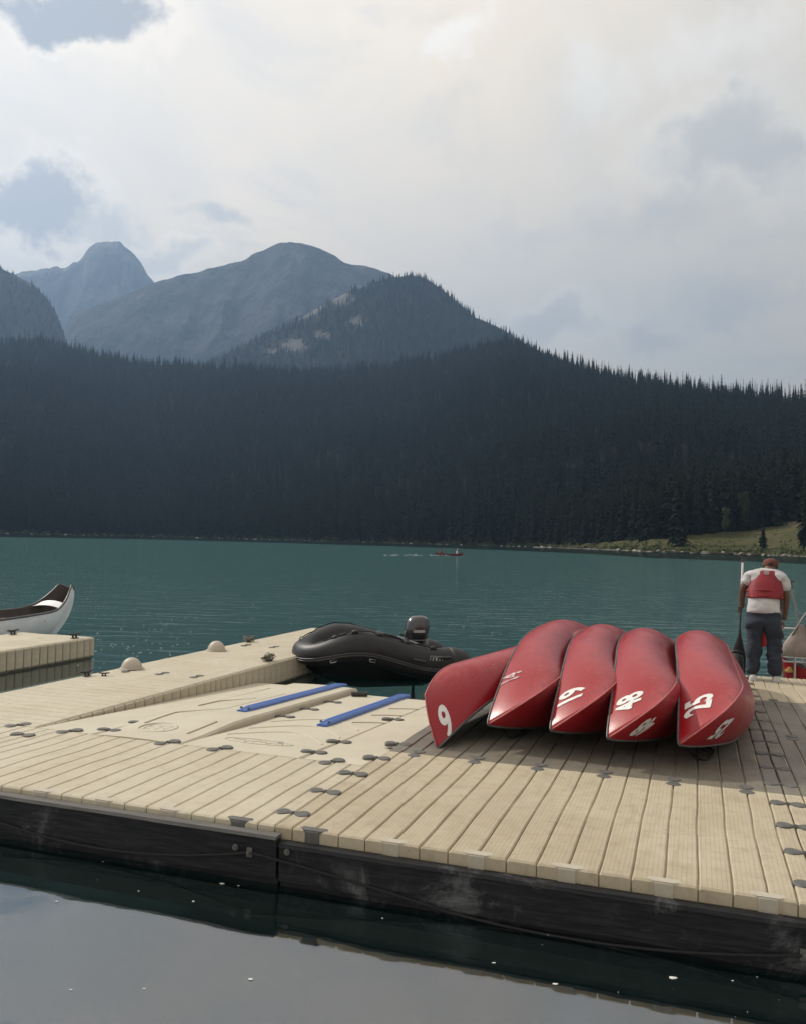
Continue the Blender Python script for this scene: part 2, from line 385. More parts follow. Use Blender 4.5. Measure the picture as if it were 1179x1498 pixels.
# ------------------------------------------------------------------ setting: hills and mountains
rng = np.random.default_rng(7)
class Fbm:
    def __init__(s, seed):
        r = np.random.default_rng(seed); s.T = r.random((256, 256)); 
    def n(s, x, y):
        xi, yi = np.floor(x).astype(int), np.floor(y).astype(int); fx, fy = x-xi, y-yi
        fx, fy = fx*fx*(3-2*fx), fy*fy*(3-2*fy); T = s.T; a = xi & 255; b_ = yi & 255; a1 = (xi+1) & 255; b1 = (yi+1) & 255
        return (T[a, b_]*(1-fx)+T[a1, b_]*fx)*(1-fy)+(T[a, b1]*(1-fx)+T[a1, b1]*fx)*fy
    def __call__(s, x, y, oct=5, ridged=False):
        t, amp, f = 0, .5, 1.
        for i in range(oct):
            v = s.n(x*f+17*i, y*f+31*i)
            t = t+amp*((1-abs(2*v-1)) if ridged else v); amp *= .5; f *= 2.03
        return t
fb = Fbm(3)
def px_dir(px, Y): return at_depth(px, 790, Y).x
SHORE = [(-600, 420), (-300, 480), (0, 560), (200, 680), (400, 650), (655, 536), (850, 405), (950, 310), (1100, 285), (1179, 258), (1350, 230), (1800, 200)]
CREST_D = [(-600, 1500), (0, 1500), (560, 1500), (740, 1380), (900, 1120), (1000, 1000), (1179, 860), (1350, 800), (1800, 760)]
CREST_Y = [(-600, 470), (-150, 490), (0, 500), (60, 500), (100, 511), (200, 532), (430, 543), (560, 540), (650, 525), (740, 500), (800, 524), (900, 556), (1000, 576), (1100, 590), (1179, 601), (1350, 622), (1800, 660)]
def hill_z(px, Y):
    sh, cd = interp(SHORE, px), interp(CREST_D, px)
    zc_ = at_depth(px, interp(CREST_Y, px), cd).z
    t = (Y-sh)/(cd-sh)
    if t < 0: return max(-2.5, t*60)
    if t <= 1: return zc_*(t**1.12)
    return zc_*(1-.35*min(1, (t-1))**1.3)
hill_cols = np.arange(-500, 1720, 12.)
def near_hill():
    P = []
    rows = np.concatenate([np.linspace(-.03, .15, 12), np.linspace(.18, 1.0, 34), np.linspace(1.06, 1.7, 8)])
    for px in hill_cols:
        sh, cd = interp(SHORE, px), interp(CREST_D, px); r = []
        for t in rows:
            Y = sh+t*(cd-sh); X = px_dir(px, Y); z = hill_z(px, Y)
            z += (fb(X/160+40, Y/160+40, 4)-.5)*44*sstep(.06, .3, t)*(1-sstep(.85, 1., t)*.6)
            r.append((X, Y, z))
        P.append(r)
    return P
NH = near_hill()
def hill_surface_extra(b, vec, colr, hgt): return colr, hgt, None
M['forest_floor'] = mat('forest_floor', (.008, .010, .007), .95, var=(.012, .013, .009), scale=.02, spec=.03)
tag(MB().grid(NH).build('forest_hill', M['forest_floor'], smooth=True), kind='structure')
NHa = np.array(NH)

def rock_mat(name, rock, veg, z0, z1, sc):
    def ex(b, vec, colr, hgt):
        wp = world_pos(b); z = b.n('ShaderNodeSeparateXYZ', inp={0: wp}).outputs[2]
        n = b.noise(wp, sc, 8, .62, .4); n2 = b.noise(b.n('ShaderNodeVectorMath', operation='MULTIPLY', inp={0: wp, 1: (1, 1, .25)}).outputs[0], sc*6, 7, .7, .5)
        h = b.math('ADD', z, b.math('MULTIPLY', b.math('SUBTRACT', n, .5), (z1-z0)*1.6))
        v = b.math('SUBTRACT', 1., b.smooth(h, z0, z1))
        r = b.mix(b.smooth(n2, .35, .68), tuple(x*.35 for x in rock), tuple(x*1.35 for x in rock))
        c = b.mix(v, r, veg)
        return c, b.math('ADD', n2, b.math('MULTIPLY', n, 2.)), None
    return mat(name, rock, .95, spec=.1, bump=1.0, extra=ex, bdist=60.)
def mountain(name, tab, Yb, m, back=1.25, pw=1.2, amp=.10, nsc=400., rows=40, step=6, cliff=0., crest=.012):
    P = []; pxs = np.arange(tab[0][0], tab[-1][0]+1e-6, step); ti = [(t[0], t[1]) for t in tab]; td = [(t[0], t[2]) for t in tab]
    for px in pxs:
        Yc = interp(td, px); py = interp(ti, px); zc_ = at_depth(px, py, Yc).z; r = []
        for k in range(rows+6):
            t = k/rows if k <= rows else 1+(k-rows)*.06
            # t: 0 foot .. 1 crest .. >1 behind
            Y = lerp(Yb, Yc, t); X = px_dir(px, Y)
            if t <= 1:
                prof = (1-cliff)*t**pw + cliff*sstep(.72, 1., t)
                z = zc_*prof
                env = math.sin(math.pi*min(1, t))**.7*(1-.5*t)
                z += (fb(X/nsc+9, Y/nsc*.6+3, 6, True)-.55)*zc_*amp*2.4*env
                z += (fb(X/60., Y/60.+7, 3)-.5)*zc_*.012*(1-sstep(.0, .05, 1-t))+((fb(X/70., 3.3+Yc/900, 4)-.45)*zc_*crest if t > .985 else 0)
            else: z = zc_*(1-(t-1)*1.6)
            r.append((X, Y, z-4))
        P.append(r)
    o = MB().grid(P).build(name, m, smooth=True); tag(o, kind='structure'); return np.array(P)
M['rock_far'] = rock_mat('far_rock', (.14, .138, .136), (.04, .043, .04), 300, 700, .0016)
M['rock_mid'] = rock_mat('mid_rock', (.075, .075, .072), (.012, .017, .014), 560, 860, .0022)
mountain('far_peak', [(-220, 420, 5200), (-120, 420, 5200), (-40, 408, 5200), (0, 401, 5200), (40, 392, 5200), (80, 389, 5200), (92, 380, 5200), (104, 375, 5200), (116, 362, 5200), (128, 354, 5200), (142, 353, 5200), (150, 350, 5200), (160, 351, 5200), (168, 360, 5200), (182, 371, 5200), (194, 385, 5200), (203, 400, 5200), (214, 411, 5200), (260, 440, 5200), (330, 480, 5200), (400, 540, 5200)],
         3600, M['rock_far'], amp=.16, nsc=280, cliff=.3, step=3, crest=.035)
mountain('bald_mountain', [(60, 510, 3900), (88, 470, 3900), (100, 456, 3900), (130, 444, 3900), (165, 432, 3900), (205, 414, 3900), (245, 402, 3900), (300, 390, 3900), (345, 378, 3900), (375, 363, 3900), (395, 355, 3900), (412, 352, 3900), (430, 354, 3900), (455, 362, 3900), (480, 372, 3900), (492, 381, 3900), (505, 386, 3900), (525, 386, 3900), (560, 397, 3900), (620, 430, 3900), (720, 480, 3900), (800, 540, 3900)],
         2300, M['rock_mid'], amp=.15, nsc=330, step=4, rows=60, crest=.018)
M['ridge_floor'] = mat('ridge_floor', (.016, .020, .015), .95, var=(.05, .05, .046), scale=.006, spec=.1, amount=.8)
LEFT = mountain('wooded_spur', [(-420, 330, 2500), (-200, 345, 2500), (-60, 372, 2500), (0, 397, 2500), (35, 413, 2500), (56, 434, 2500), (70, 456, 2450), (80, 482, 2400), (88, 505, 2350), (100, 540, 2300), (140, 600, 2250)],
         1450, M['ridge_floor'], amp=.05, nsc=300, step=5)
def scree(b, vec, colr, hgt):
    wp = world_pos(b)
    n = b.noise(b.n('ShaderNodeVectorMath', operation='MULTIPLY', inp={0: wp, 1: (1, 1, .35)}).outputs[0], .022, 8, .75, .6)
    at = b.n('ShaderNodeAttribute', attribute_name='rock').outputs['Fac']
    f = b.smooth(b.math('ADD', b.math('MULTIPLY', at, .34), b.math('MULTIPLY', n, .9)), .58, .80)
    return b.mix(f, (.016, .020, .015), (.135, .133, .128)), n, None
M['scree'] = mat('ridge_scree', (.03, .03, .02), .95, spec=.1, bump=.8, extra=scree, bdist=12.)
RIDGE = mountain('wooded_ridge', [(240, 560, 2350), (330, 512, 2400), (380, 488, 2400), (430, 462, 2400), (465, 443, 2400), (500, 424, 2400), (530, 412, 2400), (560, 404, 2400), (590, 399, 2400), (612, 404, 2400), (636, 418, 2350), (660, 440, 2300), (685, 460, 2250), (720, 474, 2200), (760, 497, 2150), (800, 518, 2100), (900, 568, 2000), (1000, 600, 1900)],
         1480, M['scree'], amp=.05, nsc=260, step=5)
def project(p):
    p = Vector(p)-Vector((0, 0, HC)); ca, sa = math.cos(PITCH), math.sin(PITCH)
    Y = p.y*ca+p.z*sa; Z = -p.y*sa+p.z*ca; x, y = F_PX*p.x/Y, -F_PX*Z/Y
    cr, sr = math.cos(ROLL), math.sin(ROLL)
    return 589.5+x*cr-y*sr, 749+x*sr+y*cr
ROCKS = [(452, 452, 34, 26), (500, 436, 28, 18), (430, 505, 42, 15), (470, 490, 22, 12), (520, 470, 20, 12), (395, 515, 22, 8)]
def rockness(p):
    x, y = project(p); return max(max(0, 1-math.hypot((x-a)/w_, (y-b_)/h_)) for a, b_, w_, h_ in ROCKS)
ro = bpy.data.objects['wooded_ridge']
at_ = ro.data.attributes.new('rock', 'FLOAT', 'POINT'); at_.data.foreach_set('value', [min(1, 1.6*rockness(v.co)) for v in ro.data.vertices])

# meadow on the low shore
def surf(px, Y):
    """height of the built forest hill at a column and depth"""
    i = np.clip((px-hill_cols[0])/12, 0, len(hill_cols)-1.001); i0 = int(i); f = i-i0
    za = np.interp(Y, NHa[i0, :, 1], NHa[i0, :, 2]); zb = np.interp(Y, NHa[i0+1, :, 1], NHa[i0+1, :, 2])
    return za*(1-f)+zb*f
_tl = [(850, 799), (900, 797), (930, 795), (1000, 787), (1060, 783), (1100, 779), (1140, 772), (1172, 762), (1230, 756)]
def _tree_line():
    out = [(780, 0.)]
    for px, py in _tl:
        sh = interp(SHORE, px); Y = sh+4
        while Y < sh+95 and at_depth(px, py, Y).z > surf(px, Y): Y += 1.
        out.append((px, Y-sh))
    return out+[(1500, out[-1][1])]
TREELINE = _tree_line()
MP = []
for px in np.arange(800, 1480, 8.):
    sh = interp(SHORE, px); dep = interp(TREELINE, px)+6; r = []
    for k in range(18):
        Y = sh-1.5+dep*k/17; r.append((px_dir(px, Y), Y, surf(px, Y)+.25+.5*fb(px/20, Y/9., 3)))
    MP.append(r)
def meadow_extra(b, vec, colr, hgt):
    wp = world_pos(b); n = b.noise(wp, .05, 6, .65, .5); n2 = b.noise(wp, .5, 5, .6)
    c = b.mix(b.smooth(n, .38, .62), (.058, .062, .026), (.088, .078, .040))
    c = b.mix(b.math('MULTIPLY', b.smooth(n2, .45, .7), .6), c, (.032, .040, .018))
    s = b.n('ShaderNodeSeparateXYZ', inp={0: wp})
    kn = at_depth(1172, 765, 335)
    e = b.vmath('LENGTH', b.n('ShaderNodeVectorMath', operation='MULTIPLY', inp={0: b.vmath('SUBTRACT', wp, tuple(kn)), 1: (.06, .035, .0)}).outputs[0])
    c = b.mix(b.math('SUBTRACT', 1., b.smooth(b.math('ADD', e, n2), .7, 1.5)), c, (.14, .115, .08))
    return c, n2, None
M['meadow'] = mat('meadow_grass', (.10, .11, .04), .95, spec=.1, bump=1., extra=meadow_extra, bdist=.6)
tag(MB().grid(MP).build('meadow', M['meadow'], smooth=True), kind='structure')

# ------------------------------------------------------------------ trees
def spruce_crown(seed, levels, blades, rad):
    r = random.Random(seed); m = MB()
    for i in range(levels):
        t = (i+.5)/levels; z = .06+.92*t
        R = rad*(1-t)**.8*(.8+.4*r.random())+.008
        nb = max(4, int(blades*(1-.45*t)))
        a0 = r.random()*6.28
        for k in range(nb):
            a = a0+6.283*k/nb+r.uniform(-.25, .25); L = R*r.uniform(.65, 1.2); wdt = L*r.uniform(.45, .75)+.006
            ca, sa = math.cos(a), math.sin(a); dz = -L*r.uniform(.25, .75); tilt = r.uniform(-.3, .3)*wdt
            mx, my = ca*L*.6, sa*L*.6
            m.add([(0, 0, z+.012), (mx-sa*wdt*.5, my+ca*wdt*.5, z+dz*.45+tilt), (ca*L, sa*L, z+dz), (mx+sa*wdt*.5, my-ca*wdt*.5, z+dz*.45-tilt)], [(0, 1, 2), (0, 2, 3)])
    m.add([(-.008, 0, .9), (.008, 0, .9), (0, 0, 1.02)], [(0, 1, 2)]); m.add([(0, -.008, .9), (0, .008, .9), (0, 0, 1.02)], [(0, 1, 2)])
    return m.mesh('crown', M['needles'])
CROWNS = [spruce_crown(11, 30, 10, .105), spruce_crown(12, 28, 10, .135), spruce_crown(13, 32, 9, .088), spruce_crown(14, 30, 11, .155), spruce_crown(15, 22, 7, .075)]
TRUNK = MB().tube([(0, 0, -.03), (.002, .001, .3), (0, .002, .6), (.001, 0, .97)], [.013, .010, .006, .002], 6).mesh('trunk', M['trunk'])
def tree_points(N, seed, arr, lo, hi, keep):
    """scatter over a grid surface (cols, rows, 3) between two rows"""
    r = np.random.default_rng(seed); nc, nr = arr.shape[:2]; out = []
    a = np.linalg.norm(np.cross(arr[1:, lo:hi-1]-arr[:-1, lo:hi-1], arr[:-1, lo+1:hi]-arr[:-1, lo:hi-1]), axis=2); p = (a/a.sum()).ravel()
    idx = r.choice(len(p), N, p=p); i, j = idx//a.shape[1], idx % a.shape[1]+lo; f, g = r.random(N)[:, None], r.random(N)[:, None]
    pos = (arr[i, j]*(1-f)+arr[i+1, j]*f)*(1-g)+(arr[i, j+1]*(1-f)+arr[i+1, j+1]*f)*g
    return [q for q in pos if keep(q, r)]
def px_of(x, Y): return 589.5+x/Y*F_PX
def keep_near(q, r):
    X, Y, z = q; px = project(q)[0]
    if px < -420 or px > 1640: return False
    sh = interp(SHORE, px)
    return Y > sh+interp(TREELINE, px)+2 if px > 790 else Y > sh+2
pts = tree_points(46000, 21, NHa, 2, 52, keep_near)
# a denser belt along the water's edge
for k in range(2600):
    px = rng.uniform(-60, 1240); sh = interp(SHORE, px)+(interp(TREELINE, px) if px > 790 else 0)
    Y = sh+2+abs(rng.normal())*45; pts.append(np.array((px_dir(px, Y), Y, surf(px, Y))))
pts = np.array(pts)
hts = (rng.normal(16.5, 4.8, len(pts))+np.where(rng.random(len(pts)) < .12, 6, 0)).clip(6, 33)*(1-.18*np.clip((pts[:, 1]-900)/700, 0, 1))
variant = rng.choice(5, len(pts), p=[.3, .22, .26, .1, .12])
pxs_ = np.array([project(q) for q in pts])
app = hts/pts[:, 1]
vis = (pxs_[:, 0] > 5) & (pxs_[:, 0] < 1174)
# those on the open front edge show whole: prefer near the local tree line
edge = np.array([q[1]-(interp(SHORE, p[0])+(interp(TREELINE, p[0]) if p[0] > 790 else 0)) for q, p in zip(pts, pxs_)])
score = np.where(vis & (edge < 55), app*(1-edge/160), 0)
order = np.argsort(-score); front = order[:292]
LB = {0: 'dark spruce with a medium crown in the forest edge across the lake', 1: 'broad dark spruce in the forest edge across the lake', 2: 'slim dark spruce in the forest edge across the lake', 3: 'wide low-branched spruce in the forest edge across the lake', 4: 'thin sparse spruce in the forest edge across the lake'}
protos = {}
def spruce(p, h, var, rz, label, group, sx=1.):
    t = thing('spruce_tree', label, 'tree', p, (0, 0, rz), group); t.scale = (h*sx, h*sx, h)
    put('trunk', TRUNK, t); c = put('crown', CROWNS[var], t); protos.setdefault(var, c); return t
for i in front:
    v = int(variant[i]); spruce(pts[i], hts[i], v, rng.random()*6.28, LB[v], 'spruces along the forest edge')
rest = np.ones(len(pts), bool); rest[front] = False
def forest_object(name, P, H, V, label, cat='forest'):
    me = bpy.data.meshes.new(name); me.from_pydata([tuple(p) for p in P], [], [])
    for nm, ty, val in (('scl', 'FLOAT', H), ('rot', 'FLOAT', rng.random(len(P))*6.28), ('var', 'INT', V)):
        me.attributes.new(nm, ty, 'POINT').data.foreach_set('value', np.asarray(val, dtype=np.int32 if ty == 'INT' else np.float32))
    o = tag(put(name, me), label, cat, kind='stuff')
    ng = bpy.data.node_groups.new(name, 'GeometryNodeTree'); ng.interface.new_socket('Geometry', in_out='INPUT', socket_type='NodeSocketGeometry'); ng.interface.new_socket('Geometry', in_out='OUTPUT', socket_type='NodeSocketGeometry')
    b = NB(ng); gi = b.n('NodeGroupInput'); go = b.n('NodeGroupOutput'); jn = b.n('GeometryNodeJoinGeometry')
    for k in sorted(protos):
        oi = b.n('GeometryNodeObjectInfo', transform_space='ORIGINAL'); oi.inputs['Object'].default_value = protos[k]; oi.inputs['As Instance'].default_value = True
        ng.links.new(oi.outputs['Geometry'], jn.inputs[0])
    na = lambda n_, t_: b.n('GeometryNodeInputNamedAttribute', data_type=t_, inp={'Name': n_}).outputs[0]
    rot = b.n('ShaderNodeCombineXYZ', inp={2: na('rot', 'FLOAT')}).outputs[0]
    ip = b.n('GeometryNodeInstanceOnPoints'); ip.inputs['Pick Instance'].default_value = True
    for a_, s_ in (('Points', gi.outputs[0]), ('Instance', jn.outputs[0]), ('Instance Index', na('var', 'INT')), ('Rotation', rot), ('Scale', na('scl', 'FLOAT'))): ng.links.new(s_, ip.inputs[a_])
    ng.links.new(ip.outputs[0], go.inputs[0])
    md = o.modifiers.new('scatter', 'NODES'); md.node_group = ng; return o
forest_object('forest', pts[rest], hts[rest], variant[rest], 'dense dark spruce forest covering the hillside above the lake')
def keep_ridge(q, r):
    return rockness(q)*1.5 < r.random()*1.1+.06
rp = tree_points(15000, 22, RIDGE, 8, 43, keep_ridge); lp = tree_points(6000, 23, LEFT, 6, 43, lambda q, r: True)
# crests carry a ragged line of trees
rp = np.array(rp); lp = np.array(lp)
forest_object('ridge_forest', rp, rng.normal(15, 4, len(rp)).clip(6, 26), rng.choice(5, len(rp)), 'sparse hazy spruces over the rocky ridge behind the forest hill')
forest_object('spur_forest', lp, rng.normal(16, 4, len(lp)).clip(6, 26), rng.choice(5, len(lp)), 'hazy spruces over the steep wooded spur below the far peak')
def ground_at(px, py, lo, hi):
    """first point of the hill surface met by the ray through a pixel"""
    for Y in np.arange(lo, hi, .5):
        p = at_depth(px, py, Y)
        if p.z <= surf(px, Y)+.3: return p
    return at_depth(px, py, hi)
p = ground_at(1116, 806, 262, 340); spruce(p, 10.5, 3, .4, 'small lone spruce standing out on the open meadow', None, 1.15)
p = ground_at(990, 800, 300, 380); spruce(p, 29, 1, 1.4, 'tall spruce standing by itself where the bare bank meets the meadow', None, 1.)
p = ground_at(1176, 806, 250, 330); spruce(p, 26, 0, 2.4, 'tall spruce rising from the water side of the meadow beside the knoll', None, 1.)
def leafy(name, label, p, h, rx, n, seed, mt, trunk=True, group=None, cat='tree'):
    r = random.Random(seed); t = thing(name, label, cat, p, group=group)
    if trunk:
        m = MB().tube([(0, 0, -.5), (.1, 0, h*.4), (0, .1, h*.85)], [.22, .15, .05], 6)
        for k in range(6):
            a = r.random()*6.28; z = h*r.uniform(.3, .7); m.tube([(0, 0, z), (math.cos(a)*rx*.6, math.sin(a)*rx*.6, z+h*.14)], [.08, .03], 5)
        m.build('trunk', M['trunk'], t)
    m = MB(); lob = [(r.gauss(0, rx*.35), r.gauss(0, rx*.35), h*r.uniform(.22, .9)) for _ in range(9)]
    for k in range(n):
        c = lob[k % len(lob)]; zz = c[2]/h; R = rx*.62*(1.15-abs(zz-.45)*1.2)
        v = Vector((r.gauss(0, 1), r.gauss(0, 1), r.gauss(0, 1))).normalized()*R*r.random()**.35
        q = Vector(c)+Vector((v.x, v.y, v.z*1.35)); q.z = min(h, max(.05 if not trunk else h*.08, q.z)); s = r.uniform(.16, .34)*(1 if trunk else .8)
        a = Vector((r.gauss(0, 1), r.gauss(0, 1), r.gauss(0, 1))).normalized(); b_ = a.orthogonal().normalized()
        m.add([q-a*s, q+b_*s*.7, q+a*s, q-b_*s*.7], [(0, 1, 2, 3)])
    m.build('crown', mt, t); return t
p = ground_at(1088, 778, 320, 420); leafy('aspen_tree', 'pale green aspen in front of the dark forest behind the meadow', p, 17, 2.6, 1500, 3, M['aspen'])
p = ground_at(1060, 784, 320, 420); leafy('aspen_tree', 'smaller dull green aspen beside the pale aspen behind the meadow', p, 12, 1.9, 800, 4, M['aspen'])
# scrub and stones along the water line
sm = MB(); rm = MB(); rr = random.Random(5)
for k in range(520):
    px = rr.uniform(-40, 1220); sh = interp(SHORE, px); Y = sh+abs(rr.gauss(0, 3.5)); c = Vector((px_dir(px, Y), Y, max(0, surf(px, Y)))); s = rr.uniform(.5, 1.9)*(1.7 if rr.random() < .15 else 1)
    for j in range(26):
        v = Vector((rr.gauss(0, .55), rr.gauss(0, .55), abs(rr.gauss(0, .5))))*s; a = Vector((rr.gauss(0, 1), rr.gauss(0, 1), rr.gauss(0, 1))).normalized(); b_ = a.orthogonal().normalized(); q = .16*s+.08
        sm.add([c+v-a*q, c+v+b_*q, c+v+a*q, c+v-b_*q], [(0, 1, 2, 3)])
for k in range(260):
    px = rr.uniform(840, 1210); sh = interp(SHORE, px); Y = sh+rr.random()**1.6*max(4, interp(TREELINE, px)); c = Vector((px_dir(px, Y), Y, surf(px, Y)+.3)); s = rr.uniform(.3, 1.1)*(1.8 if rr.random() < .12 else 1)
    for j in range(22):
        v = Vector((rr.gauss(0, .6), rr.gauss(0, .6), abs(rr.gauss(0, .4))))*s; a = Vector((rr.gauss(0, 1), rr.gauss(0, 1), rr.gauss(0, 1))).normalized(); b_ = a.orthogonal().normalized(); q = .15*s+.06
        sm.add([c+v-a*q, c+v+b_*q, c+v+a*q, c+v-b_*q], [(0, 1, 2, 3)])
tag(sm.build('shore_scrub', M['shrub']), 'low green scrub along the far water line', 'scrub', kind='stuff')
for k in range(900):
    px = rr.uniform(-20, 1200) if k < 330 else rr.uniform(780, 1200); sh = interp(SHORE, px); Y = sh-.8+abs(rr.gauss(0, 1.3)); s = rr.uniform(.2, .75)*(2.0 if rr.random() < .10 else 1)
    c = (px_dir(px, Y), Y, rr.uniform(.0, .12)); sx, sy, sz = s*rr.uniform(.8, 1.7), s, s*rr.uniform(.4, .75); a = rr.random()*3
    vs = []
    for (x, y, z) in ((1,0,0), (.6,.8,.1), (-.5,.9,0), (-1,.1,.1), (-.6,-.8,0), (.5,-.9,.05), (.35,.3,.9), (-.4,.1,1), (0,-.45,.85)):
        x, y, z = x*sx*rr.uniform(.8, 1.2), y*sy*rr.uniform(.8, 1.2), z*sz; vs.append((c[0]+x*math.cos(a)-y*math.sin(a), c[1]+x*math.sin(a)+y*math.cos(a), c[2]+z))
    rm.add(vs, [(0,1,6), (1,2,7,6), (2,3,7), (3,4,8,7), (4,5,8), (5,0,6,8), (6,7,8)])
tag(rm.build('shore_stones', M['rock']), 'pale stones scattered along the far water line', 'stones', kind='stuff')

# ------------------------------------------------------------------ docks
SP, PW = .508, .508/3
ROTZ = (0, 0, -YAW)
_plank = {}
def plank_mesh(L, wd, matname, deep=.075):
    key = (round(L, 3), round(wd, 3), matname, deep)
    if key in _plank: return _plank[key]
    h = wd/2-.0042; n = 12; rings = []
    ys = [0, .010]+[L*(k+1)/n for k in range(n-1)]+[L-.010, L]
    for i, y in enumerate(ys):
        e = i in (0, len(ys)-1); dz = -.009 if e else .0035*math.sin(y*4.1)+.002*math.sin(y*9.7+1)
        dx = .0030*math.sin(y*4.3+.6)+.0012*math.sin(y*9.9)
        rings.append([(-h+dx, y, -deep), (-h+dx, y, -.008+dz), (-h+.007+dx, y, dz), (h-.007+dx, y, dz), (h+dx, y, -.008+dz), (h+dx, y, -deep)])
    _plank[key] = MB().loft(rings).mesh('plank', M[matname], smooth=math.radians(30)); return _plank[key]
def bow_tie():
    o = []
    for k in range(9):
        a = math.pi*(-.72+1.44*k/8); o.append((.072+.046*math.cos(a), .056*math.sin(a)))
    o += [(.018, .017), (-.018, .017)]
    o += [(-x, y) for x, y in o[8::-1]][0:9]
    o += [(-.018, -.017), (.018, -.017)]
    m = MB(); n = len(o)
    m.loft([[(x, y, -.02) for x, y in o], [(x, y, .004) for x, y in o], [(x*.96, y*.92, .008) for x, y in o]])
    m.lathe([(.011, .006), (.011, .013), (.006, .015)], 8)
    return m.mesh('coupler', M['coupler'], smooth=math.radians(35))
COUPLER = bow_tie()
def edge_cap(mn):
    m = MB(); o = [(-.095, .028), (-.08, .062), (.08, .062), (.095, .028), (.052, .001), (-.052, .001)]
    m.loft([[(x, y, -.016) for x, y in o], [(x, y, -.001) for x, y in o], [(x*.97, y*.97, .002) for x, y in o]])
    m.box(-.048, .048, -.003, .012, -.082, -.004, .004); return m.mesh('edge_cap', M[mn], smooth=math.radians(35))
CAP_T, CAP_D = edge_cap('cap'), edge_cap('coupler')
def stave_mesh(mn='stave'):
    return MB().box(-PW/2+.009, PW/2-.009, -.018, .018, -.31, -.012, .009).mesh('stave', M[mn], smooth=math.radians(30))
STAVE = stave_mesh()
def strips(W):
    n = int(round(W/SP)); s = [0]
    for k in range(n):
        c = SP*(k+.5); s += [c-PW, c, c+PW]
    # neighbouring couplers give evenly spaced seams; drop duplicates
    s = sorted(set(round(x, 4) for x in s+[W])); s[1] = .118; s[-2] = W-.118; return [(a, b_) for a, b_ in zip(s, s[1:]) if b_-a > .02]
def section(label, u0, u1, v0, v1, mn, across=False, staves=(), zoff=0., tilt=0., body='stave'):
    """one float: hollow body, moulded planks, optional side staves"""
    t = thing('dock_section', label, 'dock', dock(u0, v0, 0), (tilt, 0, -YAW))
    W, L = v1-v0, u1-u0; g = .004
    MB().box(g+.008, W-g-.008, g+.016, L-g-.016, -.26, ZD-.017+zoff, .01).build('float_body', M[body], t)
    if not across:
        for a, b_ in strips(W): put('plank', plank_mesh(L-2*g, b_-a, mn), t, ((a+b_)/2, g, ZD+zoff))
    else:
        for a, b_ in strips(L): put('plank', plank_mesh(W-2*g, b_-a, mn), t, (W-g, (a+b_)/2, ZD+zoff), (0, 0, math.pi/2))
    for sd in staves:
        for a, b_ in strips(L if sd in 'lr' else W):
            c = (a+b_)/2; sc = ((b_-a)/PW, 1, 1)
            lo, rz = {'r': ((W+.004, c, ZD+zoff), math.pi/2), 'l': ((-.004, c, ZD+zoff), math.pi/2), 'f': ((c, -.004, ZD+zoff), 0), 'b': ((c, L+.004, ZD+zoff), 0)}[sd]
            put('stave', STAVE, t, lo, (0, 0, rz), sc)
    return t
def coupler(t, u, v, sec, along_u=False, z=ZD+.001, rz=None):
    put('coupler', COUPLER, t, (v-sec[1], u-sec[0], z), (0, 0, rz if rz is not None else (math.pi/2 if along_u else 0)))
R8 = [0, 2.032, 4.064, 6.096, 8.128]
names = ['broad tan dock section in front of the canoe bows', 'weathered, shade-darkened grey dock section under the canoe bows', 'weathered, shade-darkened grey dock section under the canoe middles', 'tan dock section at the far end below the standing person']
names2 = ['tan dock section beside the dark fascia, past the row of bow-tie couplers', 'weathered, shade-darkened grey dock section beside the outermost canoe bow', 'weathered, shade-darkened grey dock section with a lone bow-tie coupler beside the canoes', 'tan dock section next to the moored boat and the hanging bag']
MAIN = []
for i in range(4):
    mn = 'deck_tan' if i in (0, 3) else 'deck_grey_shaded'
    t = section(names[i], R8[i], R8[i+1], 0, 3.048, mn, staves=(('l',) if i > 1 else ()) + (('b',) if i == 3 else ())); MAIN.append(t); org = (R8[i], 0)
    if i < 3:
        for k in range(6): coupler(t, R8[i+1], .254+SP*k, org, True)
    for k in range(4): coupler(t, R8[i]+.254+SP*k, 3.048, org)
    if i == 0:
        for k in range(4): coupler(t, .254+SP*k, 0, org)
        for k in range(6): put('edge_cap', CAP_D if k == 0 else CAP_T, t, (.254+SP*k, 0, ZD+.001))
    if i == 1: coupler(t, R8[1]+.27, 0, org)
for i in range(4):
    t = section(names2[i], R8[i], R8[i+1], 3.048, 6.096, 'deck_tan' if i in (0, 3) else 'deck_grey_shaded', staves=('b',) if i == 3 else ())
    if i < 3:
        for k in range(4): coupler(t, R8[i+1], 3.048+.254+SP*k, (R8[i], 3.048), True)
fl = section('cream dock section between the dark fascia and the launching ramp', 0, 1.524, -3.048, 0, 'deck_cream')
for k in range(6):
    if k not in (1, 4): coupler(fl, 1.524, -.254-.03-SP*k, (0, -3.048), True, rz=1.05)
    put('edge_cap', CAP_D if k == 0 else CAP_T, fl, (3.048-.254-SP*k, 0, ZD+.001))
fl2 = section('cream dock section at the foot of the long walkway', 0, 1.524, -6.096, -3.048, 'deck_cream', staves=('b',))
for k in range(2): coupler(fl2, 1.524, -3.4-SP*k, (0, -6.096), True, rz=1.05)
coupler(fl2, 1.25, -3.09, (0, -6.096))
for k in range(6): put('edge_cap', CAP_T, fl2, (3.048-.254-SP*k, 0, ZD+.001))
WN_ = ['cream walkway section beside the ramp with the round emblem', 'cream walkway section with the two domed fenders and a rope cleat', 'cream walkway section at the outer end behind the inflatable boat']
for i in range(3):
    a = 1.528+3.048*i
    t = section(WN_[i], a, a+3.046, -4.73, -3.206, 'deck_cream', across=True, staves=('r', 'l')+(('b',) if i == 2 else ()))
    if i < 2:
        for k in range(3): coupler(t, a+3.048, -4.73+.254+SP*k, (a, -4.73), True)
lf = section('cream floating dock alongside the white canoe, with two black cleats', 1.20, 7.30, -8.73, -7.206, 'deck_cream', across=True, staves=('r', 'b'))

